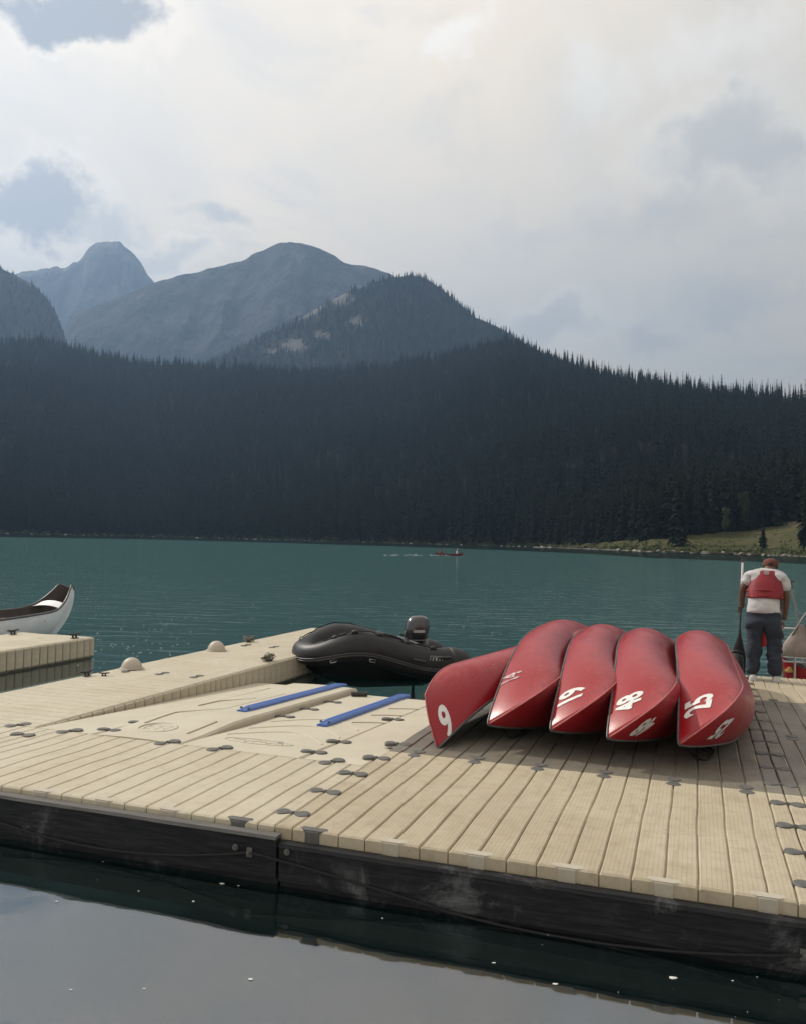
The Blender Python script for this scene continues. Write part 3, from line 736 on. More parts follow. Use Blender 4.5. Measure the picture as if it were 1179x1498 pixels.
# dark timber fascia along the front of the dock
def fascia(label, v0, v1, ztop, zbot, brackets, top='ledge'):
    t = thing('fascia_beam', label, 'beam', dock(0, v0, 0), ROTZ); W = v1-v0
    n = max(2, int(W/.25)); rings = []
    for k in range(n+1):
        x = W*k/n; wob = .004*math.sin(x*3.1+v0)+.003*math.sin(x*7.7)
        rings.append([(x, -.075+wob, zbot+wob), (x, -.018, zbot), (x, -.018, ztop-.022), (x, -.075+wob, ztop-.022+wob*.5)])
    MB().loft(rings).build('beam_face', M['timber'], t)
    rings = [[(W*k/n, -.088+.003*math.sin(k*1.7), ztop-.020), (W*k/n, -.012, ztop-.020), (W*k/n, -.012, ztop), (W*k/n, -.080+.003*math.sin(k*1.7), ztop)] for k in range(n+1)]
    MB().loft(rings).build('beam_top', M[top], t)
    # lower whaler, set back
    MB().box(0, W, -.045, -.012, -.12, zbot-.004).build('lower_rail', M['timber'], t)
    for v, z, kind in brackets:
        x = v-v0
        if kind == 'bolt':
            MB().lathe([(.020, 0), (.020, .008), (.010, .010), (.010, .022)], 10).build('bolt', M['coupler'], t, rot=(math.pi/2, 0, 0), loc=(x, -.077, z))
        elif kind == 'clip':
            MB().box(-.018, .018, -.018, 0, -.028, .028, .003).box(-.008, .008, -.035, -.01, -.012, .012, .002).build('clip', M['coupler'], t, loc=(x, -.076, z))
        elif kind == 'notch':
            MB().box(-.016, .016, -.006, 0, -.06, .05, .002).build('scar', M['ledge'], t, loc=(x, -.074, z))
    return t
fascia('black timber fascia under the cream dock section', -6.1, .055, .300, .045, [(-.22, .20, 'bolt'), (.0-.12, .185, 'clip')])
fascia('black timber fascia under the tan dock section, lower set', .075, 6.1, .262, .035, [(.13, .22, 'bolt'), (2.95, .115, 'clip')], 'timber')
def cable(label, pts_, r=.0075, m='rope_black', name='cable'):
    mb = MB(); P = []
    for (a, b_, sag) in pts_:
        for k in range(13):
            t = k/12; q = a.lerp(b_, t); q.z -= sag*4*t*(1-t); P.append(q)
    o = mb.tube(P, r, 6).build(name, M[m], smooth=True); return tag(o, label, 'cable' if m == 'rope_black' else 'rope')
cable('black cable slung along the timber fascia of the dock', [(dock(-.086, -4.2, .20), dock(-.086, -2.4, .19), .05), (dock(-.086, -2.4, .19), dock(-.088, -.12, .185), .13), (dock(-.088, -.12, .185), dock(-.088, 1.1, .035), -.01), (dock(-.09, 1.1, .035), dock(-.09, 2.95, .115), .07), (dock(-.09, 2.95, .115), dock(-.09, 4.4, .09), .05)])

# launching ramp with blue bunks
SL = .050
def zr(u): 
    t = max(0, u-1.56); return ZD-.004-SL*t
ramp = thing('launch_ramp', 'sloping cream plastic launching ramp with two blue bunks', 'ramp', dock(1.528, -3.19, 0), ROTZ)
RU, RV = 1.528, -3.19
def ramp_piece(name, v0, v1, u1, lift=0., bow=0., nose=.35):
    n, P = 26, []
    for i in range(n+1):
        u = lerp(RU+.004, u1, i/n); e = max(0, (u-(u1-nose))/nose); dr = .09*e**2.2
        zt = zr(u)+lift*sstep(RU+.1, RU+1.2, u)-dr; ins = .05*e**2
        a, b_ = v0+.006+ins, v1-.006-ins; pr = []
        pr.append((a-RV, u-RU, -.2)); pr.append((a-RV, u-RU, zt-.02)); pr.append((a+.018-RV, u-RU, zt))
        for k in range(1, 6):
            f = k/6; pr.append((lerp(a+.018, b_-.018, f)-RV, u-RU, zt+bow*math.sin(math.pi*f)))
        pr.append((b_-.018-RV, u-RU, zt)); pr.append((b_-RV, u-RU, zt-.02)); pr.append((b_-RV, u-RU, -.2)); P.append(pr)
    return MB().loft(P).build(name, M['ramp'], ramp, smooth=math.radians(32))
ramp_piece('ramp_wing', -3.19, -2.58, 5.95, .0)
ramp_piece('ramp_half', -2.575, -1.70, 5.80, .055, .012)
ramp_piece('ramp_half', -1.695, -.565, 5.75, -.012, .0)
ramp_piece('ramp_wing', -.56, -.004, 5.6, .0)
def bunk(v, u0, u1, lift):
    rings = []; n = 14
    for i in range(n+1):
        u = lerp(u0, u1, i/n); z = zr(u)+lift+.002; s = .55 if i in (0, n) else 1
        hw = .062*(.8 if i in (0, n) else 1); h = .042*s
        rings.append([(v-hw-RV, u-RU, z-.01), (v-hw-RV, u-RU, z+h*.6), (v-hw*.62-RV, u-RU, z+h), (v-.014-RV, u-RU, z+h), (v-RV, u-RU, z+h-.012*s), (v+.014-RV, u-RU, z+h), (v+hw*.62-RV, u-RU, z+h), (v+hw-RV, u-RU, z+h*.6), (v+hw-RV, u-RU, z-.01)])
    o = MB().loft(rings).build('bunk', M['blue'], ramp, smooth=math.radians(28))
    for u in (u0+.09, lerp(u0, u1, .66)):
        for dv in ((-.045, .045) if u < u0+.2 else (0,)):
            MB().lathe([(.014, -.012), (.014, .0035), (.004, .004)], 8).build('bolt', M['coupler'], o, loc=(v+dv-RV, u-RU, zr(u)+lift+.042 if dv else zr(u)+lift+.036))
bunk(-1.93, 2.98, 5.68, .055); bunk(-1.05, 3.02, 5.66, -.012)
def ridge(pts_, r=.008, lift=0., name='moulded_rib', mt='ramp'):
    P = []
    for (a, b_) in zip(pts_, pts_[1:]):
        for k in range(8): t = k/8; P.append((lerp(a[1], b_[1], t)-RV, lerp(a[0], b_[0], t)-RU))
    P.append((pts_[-1][1]-RV, pts_[-1][0]-RU))
    return MB().tube([(x, y, zr(y+RU)+lift*sstep(RU+.1, RU+1.2, y+RU)+(.010 if lift > .05 else .001)) for x, y in P], r, 6, flat=.6).build(name, M[mt], ramp, smooth=True)
def curve(p0, p1, bend, n=10):
    return [(lerp(p0[0], p1[0], k/n), lerp(p0[1], p1[1], k/n)+bend*math.sin(math.pi*k/n)) for k in range(n+1)]
for b0, w_ in ((2.15, .0), (2.55, .05), (3.0, .1)):
    ridge([(b0+.42*math.sin(math.pi*k/12), -1.6+.95*k/12) for k in range(13)], .011, -.012)
for b0 in (3.4, 3.95, 4.5): ridge([(b0+.16*math.sin(math.pi*k/10), -.88+.82*k/10) for k in range(11)], .010, -.008)
ridge([(2.1, -2.45), (2.6, -2.45), (3.05, -2.15), (4.4, -2.15)], .012, .055); ridge([(3.1, -2.5), (3.5, -2.5), (3.9, -2.25)], .010, .055)
ridge([(1.95, -2.5), (2.75, -2.72), (5.2, -2.76)], .010); ridge([(1.9, -1.86), (2.4, -1.86)], .012, .055)
# round emblem moulded into the near corner of the ramp, and the script word in its oval
def ringpts(u, v, a, b_, n=28): return [(u+b_*math.sin(2*math.pi*k/n), v+a*math.cos(2*math.pi*k/n)) for k in range(n+1)]
ridge(ringpts(1.98, -2.22, .175, .175), .012, .055, 'emblem', 'cap')
for s in ([(1.90, -2.33), (2.07, -2.33), (2.07, -2.24)], [(1.985, -2.33), (1.985, -2.26)], [(1.90, -2.33), (1.90, -2.25)], [(2.07, -2.20), (2.07, -2.11), (1.98, -2.12), (1.97, -2.19)], [(2.07, -2.20), (1.89, -2.20)], [(1.98, -2.15), (1.89, -2.10)]):
    ridge(s, .008, .055, 'emblem', 'cap')
ridge(ringpts(1.97, -1.18, .33, .10), .008, -.012, 'script_oval', 'cap')
ridge([(1.97+.035*math.sin(k*1.9)+.02*math.sin(k*.7), -1.42+.48*k/22) for k in range(23)], .006, -.012, 'script_word', 'cap')
def ramp_coupler(u, v, along=False, lift=0., rz=None):
    put('coupler', COUPLER, ramp, (v-RV, u-RU, zr(u)+lift+.004), (-SL, 0, rz if rz is not None else (math.pi/2 if along else 0)))
for u, v in ((1.79, -.562), (2.32, -.562), (3.75, -.562), (1.75, -2.578), (2.2, -2.578), (3.9, -2.578)): ramp_coupler(u, v)
for u in (3.35, 3.95, 4.6): ramp_coupler(u, -1.62, False, -.012)
MB().tube([(-1.62-RV, 5.2-RU, zr(5.2)+.02), (-1.45-RV, 5.3-RU, zr(5.3)+.02)], .03, 10).build('keel_roller', M['black_plastic'], ramp, smooth=SM)
for u, v in ((2.05, -1.0), (1.9, -.3), (2.3, -.24), (2.6, -2.0)):
    MB().lathe([(.028, -.004), (.028, .002), (.02, .003)], 10).build('drain_plug', M['coupler'], ramp, loc=(v-RV, u-RU, zr(u)+(.055 if v < -1.7 else -.006)+.002))

# fenders, cleats and mooring lines
def dome(u, v, label):
    t = thing('dome_fender', label, 'fender', dock(u, v, ZD+.001), ROTZ, None); t.scale = (.82,)*3
    prof = [(.165, 0), (.165, .02), (.158, .05), (.142, .09), (.115, .13), (.08, .158), (.04, .174), (.008, .178)]
    MB().lathe(prof, 20).build('dome', M['cap'], t, smooth=SM); MB().lathe([(.19, 0), (.19, .012), (.17, .018)], 20).build('flange', M['cap'], t)
dome(4.75, -4.56, 'beige domed fender on the walkway next to the folded cleat'); dome(6.85, -4.56, 'beige domed fender farther out on the walkway, next to the roped cleat')
def cleat(u, v, label, rot=0., rope=False, sc=1.):
    t = thing('dock_cleat', label, 'cleat', dock(u, v, ZD+.001), (0, 0, -YAW+rot)); t.scale = (sc,)*3
    MB().tube([(-.11, 0, .062), (-.06, 0, .056), (0, 0, .05), (.06, 0, .056), (.11, 0, .062)], [.010, .014, .016, .014, .010], 8).build('horn', M['black_plastic'], t, smooth=True)
    m = MB(); m.box(-.05, .05, -.03, .03, 0, .012, .003)
    for x in (-.03, .03): m.tube([(x, 0, .006), (x, 0, .052)], .013, 8)
    m.build('base', M['black_plastic'], t, smooth=SM)
    if rope:
        r = random.Random(int(u*100)); P = []
        for k in range(46):
            a = k*.8; P.append((.10*math.cos(a)*(1-.45*math.sin(k*.41))+r.uniform(-.03, .03), .06*math.sin(a)+r.uniform(-.025, .025), .012+.10*abs(math.sin(k*.53))*r.uniform(.5, 1)))
        MB().tube(P, .0065, 5).build('rope_wrap', M['rope'], t, smooth=True)
cleat(4.0, -4.66, 'black cleat lying low on the walkway edge before the domed fenders', 1.57); cleat(4.12, -4.5, 'small dark cleat just inside the walkway edge', .5, sc=.6)
cleat(8.05, -4.66, 'roped cleat on the outer edge of the walkway past the domed fenders', 1.57, True)
cleat(6.2, -3.32, 'rope-wound cleat on the inner walkway edge tying up the inflatable', 1.57, True, 1.1)
cleat(7.0, -7.36, 'black cleat at the corner of the dock alongside the white canoe', 1.57, False, 1.3); cleat(6.95, -8.6, 'black cleat on the dock edge against the white canoe', 1.57, False, 1.2)

# ------------------------------------------------------------------ canoes
HULL = dict(L=4.8266, B=.4898, D=.3353, bow=.3183, rake=.097, bexp=2.6388, rk=.1948)
def hull_point(s, q, L, B, D, bow, rake, bexp, rk=.1, sheer=4., curl=0., horn=None):
    t = abs(s); b_ = B*(max(0, 1-t**bexp))**.85; g = D+bow*t**sheer if horn is None else D+.06*t**4+(bow-.06)*(min(1, max(0, (t-horn[0])/(horn[1]-horn[0])))**2.6-.30*sstep(horn[1]-.01, 1, t))
    th = abs(q)*math.pi/2; p = .55+.57*t*t
    x = math.copysign(1, q)*b_*math.sin(th)**p if q else 0.
    hz = (1-math.cos(th))**(1-.35*t**3) if th > 0 else 0.
    k = rk*max(0, (t-.72)/.28)**2.3; z = k+(g-k)*hz; y = s*(L/2-rake*max(0, 1-hz)**2.4-curl*max(0, hz-.5)**2)
    return Vector((x, y, z))
def hull_grid(kw, ns=56, nq=28, inset=0.):
    P = []
    for i in range(ns+1):
        f = -1+2*i/ns; s = math.copysign(1-(1-abs(f))**1.35, f); r = []
        for j in range(nq+1):
            q = -1+2*j/nq; p = hull_point(s, q, **kw)
            if inset:
                p.x *= 1-inset/max(.03, kw['B']*.5); p.z = p.z+inset*(1-abs(q)); p.y *= 1-inset/2.2
            r.append(p)
        P.append(r)
    return P
def gunwale_mesh(kw, r=.013, sd=1):
    P = [hull_point(math.copysign(1-(1-abs(f))**1.8, f), sd, **kw)+Vector((0, 0, .002)) for f in np.linspace(-1, 1, 81)]
    return MB().tube(P, r, 8).mesh('gunwale', M['gunwale'], smooth=True)
HM = MB().grid(hull_grid(HULL)).mesh('hull', M['red'], smooth=True, weld=True)
LM = MB().grid(hull_grid(HULL, inset=.012)).mesh('liner', M['liner'], smooth=True, weld=True)
GM = [gunwale_mesh(HULL, .0105, s_) for s_ in (-1, 1)]
KM = MB()
_k = [hull_point(math.copysign(1-(1-abs(f))**1.35, f), 0, **HULL) for f in np.linspace(-1, 1, 61)]
_e = [[hull_point(sg, q, **HULL) for q in np.linspace(.02, .97, 16)] for sg in (-1, 1)]
KM = KM.tube([p for p in _e[0][::-1]]+_k+_e[1], .0065, 6).mesh('keel_strip', M['red_worn'], smooth=True)
def cross_bar(y, wd, kw, drop=.012):
    b_ = kw['B']*(1-abs(2*y/kw['L'])**kw['bexp'])**.85; z = kw['D']+kw['bow']*abs(2*y/kw['L'])**4-drop
    return MB().box(-b_+.035, b_-.035, y-wd/2, y+wd/2, z-.02, z, .004)
BARS = [('thwart', cross_bar(0, .06, HULL).mesh('thwart', M['wood'])), ('seat', cross_bar(-1.2, .24, HULL, .06).mesh('seat', M['black_plastic'])), ('seat', cross_bar(1.05, .24, HULL, .06).mesh('seat', M['black_plastic']))]
FONT = None
def text_mesh(txt, size, bold=.0095):
    cu = bpy.data.curves.new('number', 'FONT'); cu.body = txt; cu.size = size; cu.align_x = 'CENTER'; cu.align_y = 'CENTER'; cu.offset = bold; cu.space_character = .98; cu.resolution_u = 4
    o = bpy.data.objects.new('number', cu); C.objects.link(o); dg = bpy.context.evaluated_depsgraph_get(); me = bpy.data.meshes.new_from_object(o.evaluated_get(dg))
    bpy.data.objects.remove(o); bpy.data.curves.remove(cu); return me
def clamp1(x): return max(-.999, min(.999, x))
def decal(parent, txt, s0, q0, side, size, kw, mt='white_paint', narrow=.62, off=.004):
    """lay flat lettering onto the hull: tops toward the gunwale"""
    me = text_mesh(txt, size); bm = bmesh.new(); bm.from_mesh(me)
    bmesh.ops.triangulate(bm, faces=bm.faces)
    for _ in range(2): bmesh.ops.subdivide_edges(bm, edges=[e for e in bm.edges if e.calc_length() > .03], cuts=1)
    bmesh.ops.triangulate(bm, faces=bm.faces)
    girth = sum((hull_point(s0, side*(k+1)/20, **kw)-hull_point(s0, side*k/20, **kw)).length for k in range(20))
    for v in bm.verts:
        gx, gy = v.co.x*narrow, v.co.y
        s = clamp1(s0+side*gx/(kw['L']/2)); q = side*min(.995, max(.02, abs(q0)+gy/girth))
        p = hull_point(s, q, **kw); e = 1e-3
        n = (hull_point(s+e, q, **kw)-p).cross(hull_point(s, q+e, **kw)-p)
        n = n.normalized() if n.length > 1e-12 else Vector((side, 0, 0))
        if n.x*side < 0: n = -n
        v.co = p+n*off
    bm.normal_update(); bm.to_mesh(me); bm.free(); me.materials.clear(); me.materials.append(M[mt]); me.name = 'number'
    return put('number', me, parent)
TIP = hull_point(1, 1, **HULL)
def red_canoe(P, txt, dec, label, group, dec2=None, rope=None):
    x, y, z, roll, head, pit = P
    R = Matrix.Rotation(head, 4, 'Z') @ Matrix.Rotation(pit, 4, 'X') @ Matrix.Rotation(roll, 4, 'Y')
    Mx = Matrix.Translation((x, y, z)) @ R @ Matrix.Translation(-TIP)
    t = thing('canoe', label, 'canoe', group=group); t.matrix_world = Mx
    put('hull', HM, t); put('liner', LM, t); [put('gunwale', g, t) for g in GM]; put('keel_strip', KM, t)
    for n, m in BARS: put(n, m, t)
    decal(t, txt, *dec, HULL, mt='faded_number' if txt == '14' else 'white_paint')
    if dec2: decal(t, txt, *dec2, HULL, mt='white_paint')
    inv = Mx.inverted()
    if rope:
        Q = [inv @ Vector(q) for q in rope]; MB().tube(Q, .009, 6).build('painter_rope', M['rope_black'], t, smooth=True)
    return t
def rope_on_deck(pxs):
    return [at_z(a, b_, ZD+.012+c) for a, b_, c in pxs]
def smooth_path(P, n=5):
    P = [Vector(p) for p in P]; o = []
    for i in range(len(P)-1):
        p0, p1, p2, p3 = P[max(i-1, 0)], P[i], P[i+1], P[min(i+2, len(P)-1)]
        for k in range(n):
            t = k/n; o.append(.5*((2*p1)+(p2-p0)*t+(2*p0-5*p1+4*p2-p3)*t*t+(3*p1-p0-3*p2+p3)*t**3))
    return o+[P[-1]]
G = 'canoes leaned together on the dock'
red_canoe([.3388, 7.3553, .3365, 3.5635, 2.5437, -.0313], '6', (.945, .74, 1, .33), 'red canoe resting lowest, its bow marked with a single digit, under the others', G)
red_canoe([.7678, 7.3678, .546, 2.1682, 2.8202, -.0065], '14', (.82, -.81, -1, .22), 'red canoe marked with number fourteen close under its gunwale', G, rope=smooth_path(rope_on_deck([(735, 1062, .12), (738, 1070, .02), (745, 1079, 0), (757, 1076, 0), (764, 1071, .01), (774, 1067, 0), (768, 1068, .012), (760, 1070, 0)])))
red_canoe([1.2671, 7.154, .558, 2.2024, 2.8372, .0065], '19', (.908, -.70, -1, .28), 'red canoe marked nineteen, leaning between its two alike neighbours', G)
red_canoe([1.677, 6.8817, .5625, 2.2174, 2.8331, .0113], '48', (.908, -.67, -1, .27), 'red canoe marked forty-eight, next to the outermost canoe of the row', G, (.925, .66, 1, .25))
red_canoe([2.2349, 6.8475, .533, 2.2523, 2.8162, .0062], '25', (.898, -.66, -1, .29), 'red canoe marked twenty-five, outermost of the row beside the standing person', G, (.90, .62, 1, .25), rope=smooth_path(rope_on_deck([(1003, 1088, .14), (1008, 1098, .03), (1018, 1108, 0), (1032, 1112, 0), (1042, 1106, 0), (1043, 1098, 0), (1034, 1094, 0), (1022, 1094, 0), (1030, 1099, .012)])))

# ------------------------------------------------------------------ white freight canoe
WK = dict(L=8.5, B=.85, D=.62, bow=.52, rake=.60, bexp=2.2, horn=(.70, .935), curl=.10, rk=.05)
wc = thing('white_canoe', 'large white canoe with a tall curled bow moored alongside the dock', 'canoe', dock(10.32-4.25, -10.15, -.12), ROTZ)
MB().grid(hull_grid(WK, 90, 28)).build('hull', M['white_hull'], wc, smooth=True, weld=True)
MB().grid(hull_grid(WK, 90, 28, .02)).build('liner', M['interior'], wc, smooth=True, weld=True)
for s_ in (-1, 1): put('gunwale', gunwale_mesh(WK, .022, s_), wc)
dp = []
for k in range(9):
    s = .80+.045*k/8; r = []
    for j in range(9):
        f = -1+2*j/8; p = hull_point(s, 1, **WK); r.append((p.x*f*.97, p.y, p.z-.02+.05*(1-f*f)))
    dp.append(r)
MB().grid(dp).build('bow_deck', M['white_hull'], wc, smooth=True)
for y in (-2.4, -1.0, .4, 1.7, 2.7):
    b_ = WK['B']*(1-abs(2*y/WK['L'])**WK['bexp'])**.85*.93; MB().box(-b_, b_, y-.11, y+.11, .46, .485, .005).build('seat', M['wood'], wc)

# ------------------------------------------------------------------ inflatable boat
HD = math.atan2(-.31, -.95)-math.pi/2        # local +y is the bow
rib = thing('inflatable_boat', 'black inflatable boat with outboard motor tied to the walkway', 'boat', (-.50, 13.4, 0), (0, 0, HD))
def tube_path(n=64, off=0., dz=0.):
    P = []; hb, ys, yb = .58, -1.12, .28
    arc = []
    for k in range(10): arc.append((hb, lerp(ys, yb, k/10)))
    for k in range(13):
        a = math.pi/2*k/12; arc.append((hb*math.cos(a)**.8 if a < 1.57 else 0, yb+.72*math.sin(a)))
    full = arc+[(-x, y) for x, y in arc[-2::-1]]; out = []
    for i, (x, y) in enumerate(full):
        z = .235+.26*sstep(-.90, .34, y)-.13*sstep(.36, 1.0, y)
        nx, ny = (1 if x > 0 else -1, 0) if y < yb else (x/hb*.9, (y-yb)/.72)
        l = math.hypot(nx, ny) or 1; out.append(Vector((x+nx/l*off, y+ny/l*off, z+dz)))
    return out
TP = tube_path(); TR = [.245-.075*sstep(.30, 1.0, q.y) for q in TP]
tb = MB().tube(TP, TR, 20, caps=False).build('tube', M['rubber'], rib, smooth=True)
for sx in (0, -1):
    e = TP[sx]; pts_ = [e, e+Vector((0, -.10, 0)), e+Vector((0, -.24, .0)), e+Vector((0, -.34, .0)), e+Vector((0, -.37, 0))]
    MB().tube(pts_, [.245, .24, .20, .13, .05], 20).build('end_cone', M['rubber'], rib, smooth=True)
def strake(dz):
    base, out = tube_path(off=0., dz=0.), []
    for c, o_, r_ in zip(base, tube_path(off=1.), TR): out.append(c+(o_-c).normalized()*(r_*.975)+Vector((0, 0, -.055+dz)))
    return out
for dz in (.0, -.03): MB().tube(strake(dz), .013, 6).build('rub_strake', M['rubber_trim'], rib, smooth=True)
hp = []
for i in range(17):
    f = i/16; y = lerp(-.92, .97, f); wd = .58*(1-max(0, (y-.28)/.72)**2.2) if y > .28 else .58; zk = -.20+.36*max(0, (y-.0)/1.0)**2
    zc_ = .10+.30*sstep(-.90, .34, y)-.17*sstep(.36, 1., y); hp.append([(-wd, y, zc_), (-wd*.75, y, lerp(zc_, zk, .55)), (0, y, zk), (wd*.75, y, lerp(zc_, zk, .55)), (wd, y, zc_)])
MB().grid(hp).build('hull_bottom', M['rubber'], rib, smooth=True)
MB().box(-.46, .46, -.62, .3, .16, .19).build('floor', M['rubber_trim'], rib)
MB().box(-.5, .5, -.68, -.63, -.1, .54, .01).build('transom', M['black_plastic'], rib)
MB().box(-.46, .46, -.05, .15, .46, .385, .008).build('seat', M['rubber_trim'], rib)
ob = MB().tube([(0, -1.21, -.45), (0, -1.21, .2), (0, -1.20, .42)], [.05, .06, .09], 10).build('outboard_motor', M['black_plastic'], rib, smooth=True, loc=(0, .45, 0))
cw = []
for z, a, b_, oy in ((.46, .10, .14, 0), (.49, .145, .20, 0), (.53, .158, .225, 0), (.545, .15, .215, 0), (.56, .163, .235, -.005), (.68, .172, .25, -.015), (.80, .165, .24, -.02), (.87, .14, .20, -.03), (.905, .09, .13, -.035), (.915, .03, .05, -.04)):
    a, b_ = a*.92, b_*.78
    cw.append([(a*math.copysign(abs(math.cos(t))**.75, math.cos(t)), -1.24+oy+b_*math.copysign(abs(math.sin(t))**.75, math.sin(t)), z) for t in [2*math.pi*k/24 for k in range(24)]])
MB().loft(cw).build('cowling', M['engine'], ob, smooth=math.radians(35))
for sx in (-1, 1):
    MB().box(sx*.148, sx*.161, -1.33, -1.15, .66, .70, .004).build('cowl_stripe', M['grey_mark'], ob)
MB().tube([(-.05, -1.02, .60), (-.05, -.985, .63), (.05, -.985, .63), (.05, -1.02, .60)], .011, 6).build('carry_handle', M['black_plastic'], ob, smooth=True)
for x, z in ((-.08, .50), (.07, .47), (.02, .42), (-.03, .38)): MB().box(x-.03, x+.03, -1.06, -.98, z-.03, z+.03, .008).build('bracket', M['black_plastic'], ob)
MB().tube([(.05, -1.0, .48), (.12, -.9, .40), (.10, -.75, .36), (.02, -.6, .30)], .010, 6).build('fuel_hose', M['rope_black'], ob, smooth=True)
MB().tube([(0, -1.07, .50), (.02, -.84, .60), (.03, -.60, .64)], [.025, .022, .028], 8).build('tiller', M['black_plastic'], ob, smooth=True)
MB().box(-.09, .09, -1.19, -1.03, .36, .56, .02).build('clamp', M['black_plastic'], ob)
MB().box(-.012, .012, -1.32, -1.15, -.62, -.42).build('skeg', M['black_plastic'], ob)
def tube_at(i, ang, off=.0):
    """point on the camera-side tube skin: i index along, ang 0 outward 90 up"""
    c = TP[i]; t = (TP[i+1]-TP[i-1]).normalized(); o = Vector((t.y, -t.x, 0)).normalized()
    if o.dot(Vector((c.x, c.y, 0))) < 0: o = -o
    return c+(o*math.cos(ang)+Vector((0, 0, 1))*math.sin(ang))*(TR[i]+off), o, t
NI = len(TP)
near = (lambda i: i) if (Matrix.Rotation(HD, 3, 'Z') @ Vector((1, 0, 0))).y < 0 else (lambda i: NI-1-i)
line = [tube_at(near(i), 1.25, .012+.018*math.sin(i*1.9)**2)[0] for i in range(1, 20)]
MB().tube(line, .009, 6).build('grab_line', M['rope_black'], rib, smooth=True)
line = [tube_at(near(NI-1-i), 1.25, .012+.018*math.sin(i*1.9)**2)[0] for i in range(1, 22)]
MB().tube(line, .009, 6).build('grab_line', M['rope_black'], rib, smooth=True)
for i in (2, 5, 8, 11, 14):
    p, o, t = tube_at(near(i), 1.25, .0); MB().tube([p-t*.05+Vector((0, 0, .005)), p+Vector((0, 0, .02)), p+t*.05+Vector((0, 0, .005))], [.02, .028, .02], 8).build('line_patch', M['black_plastic'], rib, smooth=True)
for i, a in ((4, .15), (1, .5)):
    p, o, t = tube_at(near(i), a, .008); MB().tube([p-t*.10, p-t*.08+o*.025, p+t*.08+o*.025, p+t*.10], .018, 8).build('carry_handle', M['black_plastic'], rib, smooth=True)
def emblem_box():
    p, o, t = tube_at(near(2), .35, .004); up = o.cross(t); up = up if up.z > 0 else -up; m = MB()
    def bar(x0, x1, y0, y1): m.add([p+t*x+up*y+o*(0 if 1 else 0) for x, y in ((x0, y0), (x1, y0), (x1, y1), (x0, y1))], [(0, 1, 2, 3)])
    for q in ((-.10, .10, .05, .058), (-.10, .10, -.058, -.05), (-.10, -.092, -.05, .05), (.092, .10, -.05, .05), (-.06, -.045, -.035, .035), (-.012, .012, -.035, .035), (.045, .06, -.035, .035), (-.035, .035, .028, .036)): bar(*q)
    m.build('emblem', M['grey_mark'], rib)
emblem_box()
for i, a in ((14, -.5), (9, -.55)):
    p, o, t = tube_at(near(i), a, .006); MB().tube([p-t*.05, p-t*.04+Vector((0, 0, -.04)), p+t*.04+Vector((0, 0, -.04)), p+t*.05, p-t*.05], .006, 6).build('d_ring', M['alu'], rib, smooth=True)
bow_world = Matrix.Translation((-.50, 13.4, 0)) @ Matrix.Rotation(HD, 4, 'Z') @ Vector((-.02, 1.16, .34))
cable('grey mooring rope from the walkway cleat to the inflatable boat', [(dock(6.2, -3.3, ZD+.05), bow_world, .14)], .010, 'rope', 'mooring_rope')

# ------------------------------------------------------------------ person and gear at the far end
PX, PY = dock(7.72, 3.30).x, dock(7.72, 3.30).y
FACE = -.36
def skin(name, joints, edges, m, parent, levels=2, root=0, folds=0.):
    me = bpy.data.meshes.new(name); me.from_pydata([j[:3] for j in joints], edges, []); o = bpy.data.objects.new(name, me); C.objects.link(o)
    md = o.modifiers.new('skin', 'SKIN'); md.use_smooth_shade = True
    sv = me.skin_vertices[0].data
    for i, j in enumerate(joints):
        r = j[3]; sv[i].radius = r if hasattr(r, '__len__') else (r, r); sv[i].use_root = (i == root)
    sub = o.modifiers.new('sub', 'SUBSURF'); sub.levels = levels; sub.render_levels = levels
    dg = bpy.context.evaluated_depsgraph_get(); nm = bpy.data.meshes.new_from_object(o.evaluated_get(dg)); bpy.data.objects.remove(o); bpy.data.meshes.remove(me)
    if folds:
        for v in nm.vertices:
            c = v.co; n_ = v.normal; k = float(fb(np.array(c.x*9+c.z*4+5), np.array(c.z*11+c.y*5+3), 3))-.45
            v.co = c+n_*k*folds
    nm.name = name; nm.materials.clear(); nm.materials.append(m); nm.polygons.foreach_set('use_smooth', [True]*len(nm.polygons)); return put(name, nm, parent)
person = thing('person', 'person in white shirt, jeans and red life vest bending forward on the dock end', 'person', (PX, PY, ZD+.001), (0, 0, FACE))
J = [(0, .02, .93, (.13, .10)), (.01, .05, 1.10, (.13, .095)), (.02, .12, 1.27, (.15, .10)), (.03, .20, 1.42, (.11, .08)), (.06, .29, 1.45, .055), (.08, .37, 1.49, .075), (.085, .42, 1.57, .07),      # 0-6 trunk neck head
     (-.15, .19, 1.40, .062), (-.235, .16, 1.22, .047), (-.245, .24, 1.02, .036), (-.235, .28, .95, .034),            # 7-10 left arm
     (.20, .20, 1.38, .062), (.255, .19, 1.12, .046), (.24, .26, .88, .036), (.235, .28, .80, .034),               # 11-14 right arm
     (-.085, .02, .84, .085), (-.10, .03, .48, .062), (-.105, .0, .10, .045), (-.11, .11, .035, .04),                  # 15-18 left leg
     (.095, .02, .84, .085), (.115, .03, .48, .062), (.125, .0, .10, .045), (.14, .11, .035, .04)]
E_ = [(0,1), (1,2), (2,3), (3,4), (4,5), (5,6), (3,7), (7,8), (8,9), (9,10), (3,11), (11,12), (12,13), (13,14), (0,15), (15,16), (16,17), (17,18), (0,19), (19,20), (20,21), (21,22)]
person.scale = (1.13, 1.06, 1.0)
body = skin('body', J, E_, M['skin'], person)
def fingers(base, dirs, name):
    for k, (a, b_, c_) in enumerate(dirs):
        skin(name, [(*base[k], .0095), (*a, .0095), (*b_, .0085), (*c_, .007)], [(0, 1), (1, 2), (2, 3)], M['skin'], person, 1)
hl = Vector((-.235, .29, .92)); hr = Vector((.235, .285, .78))
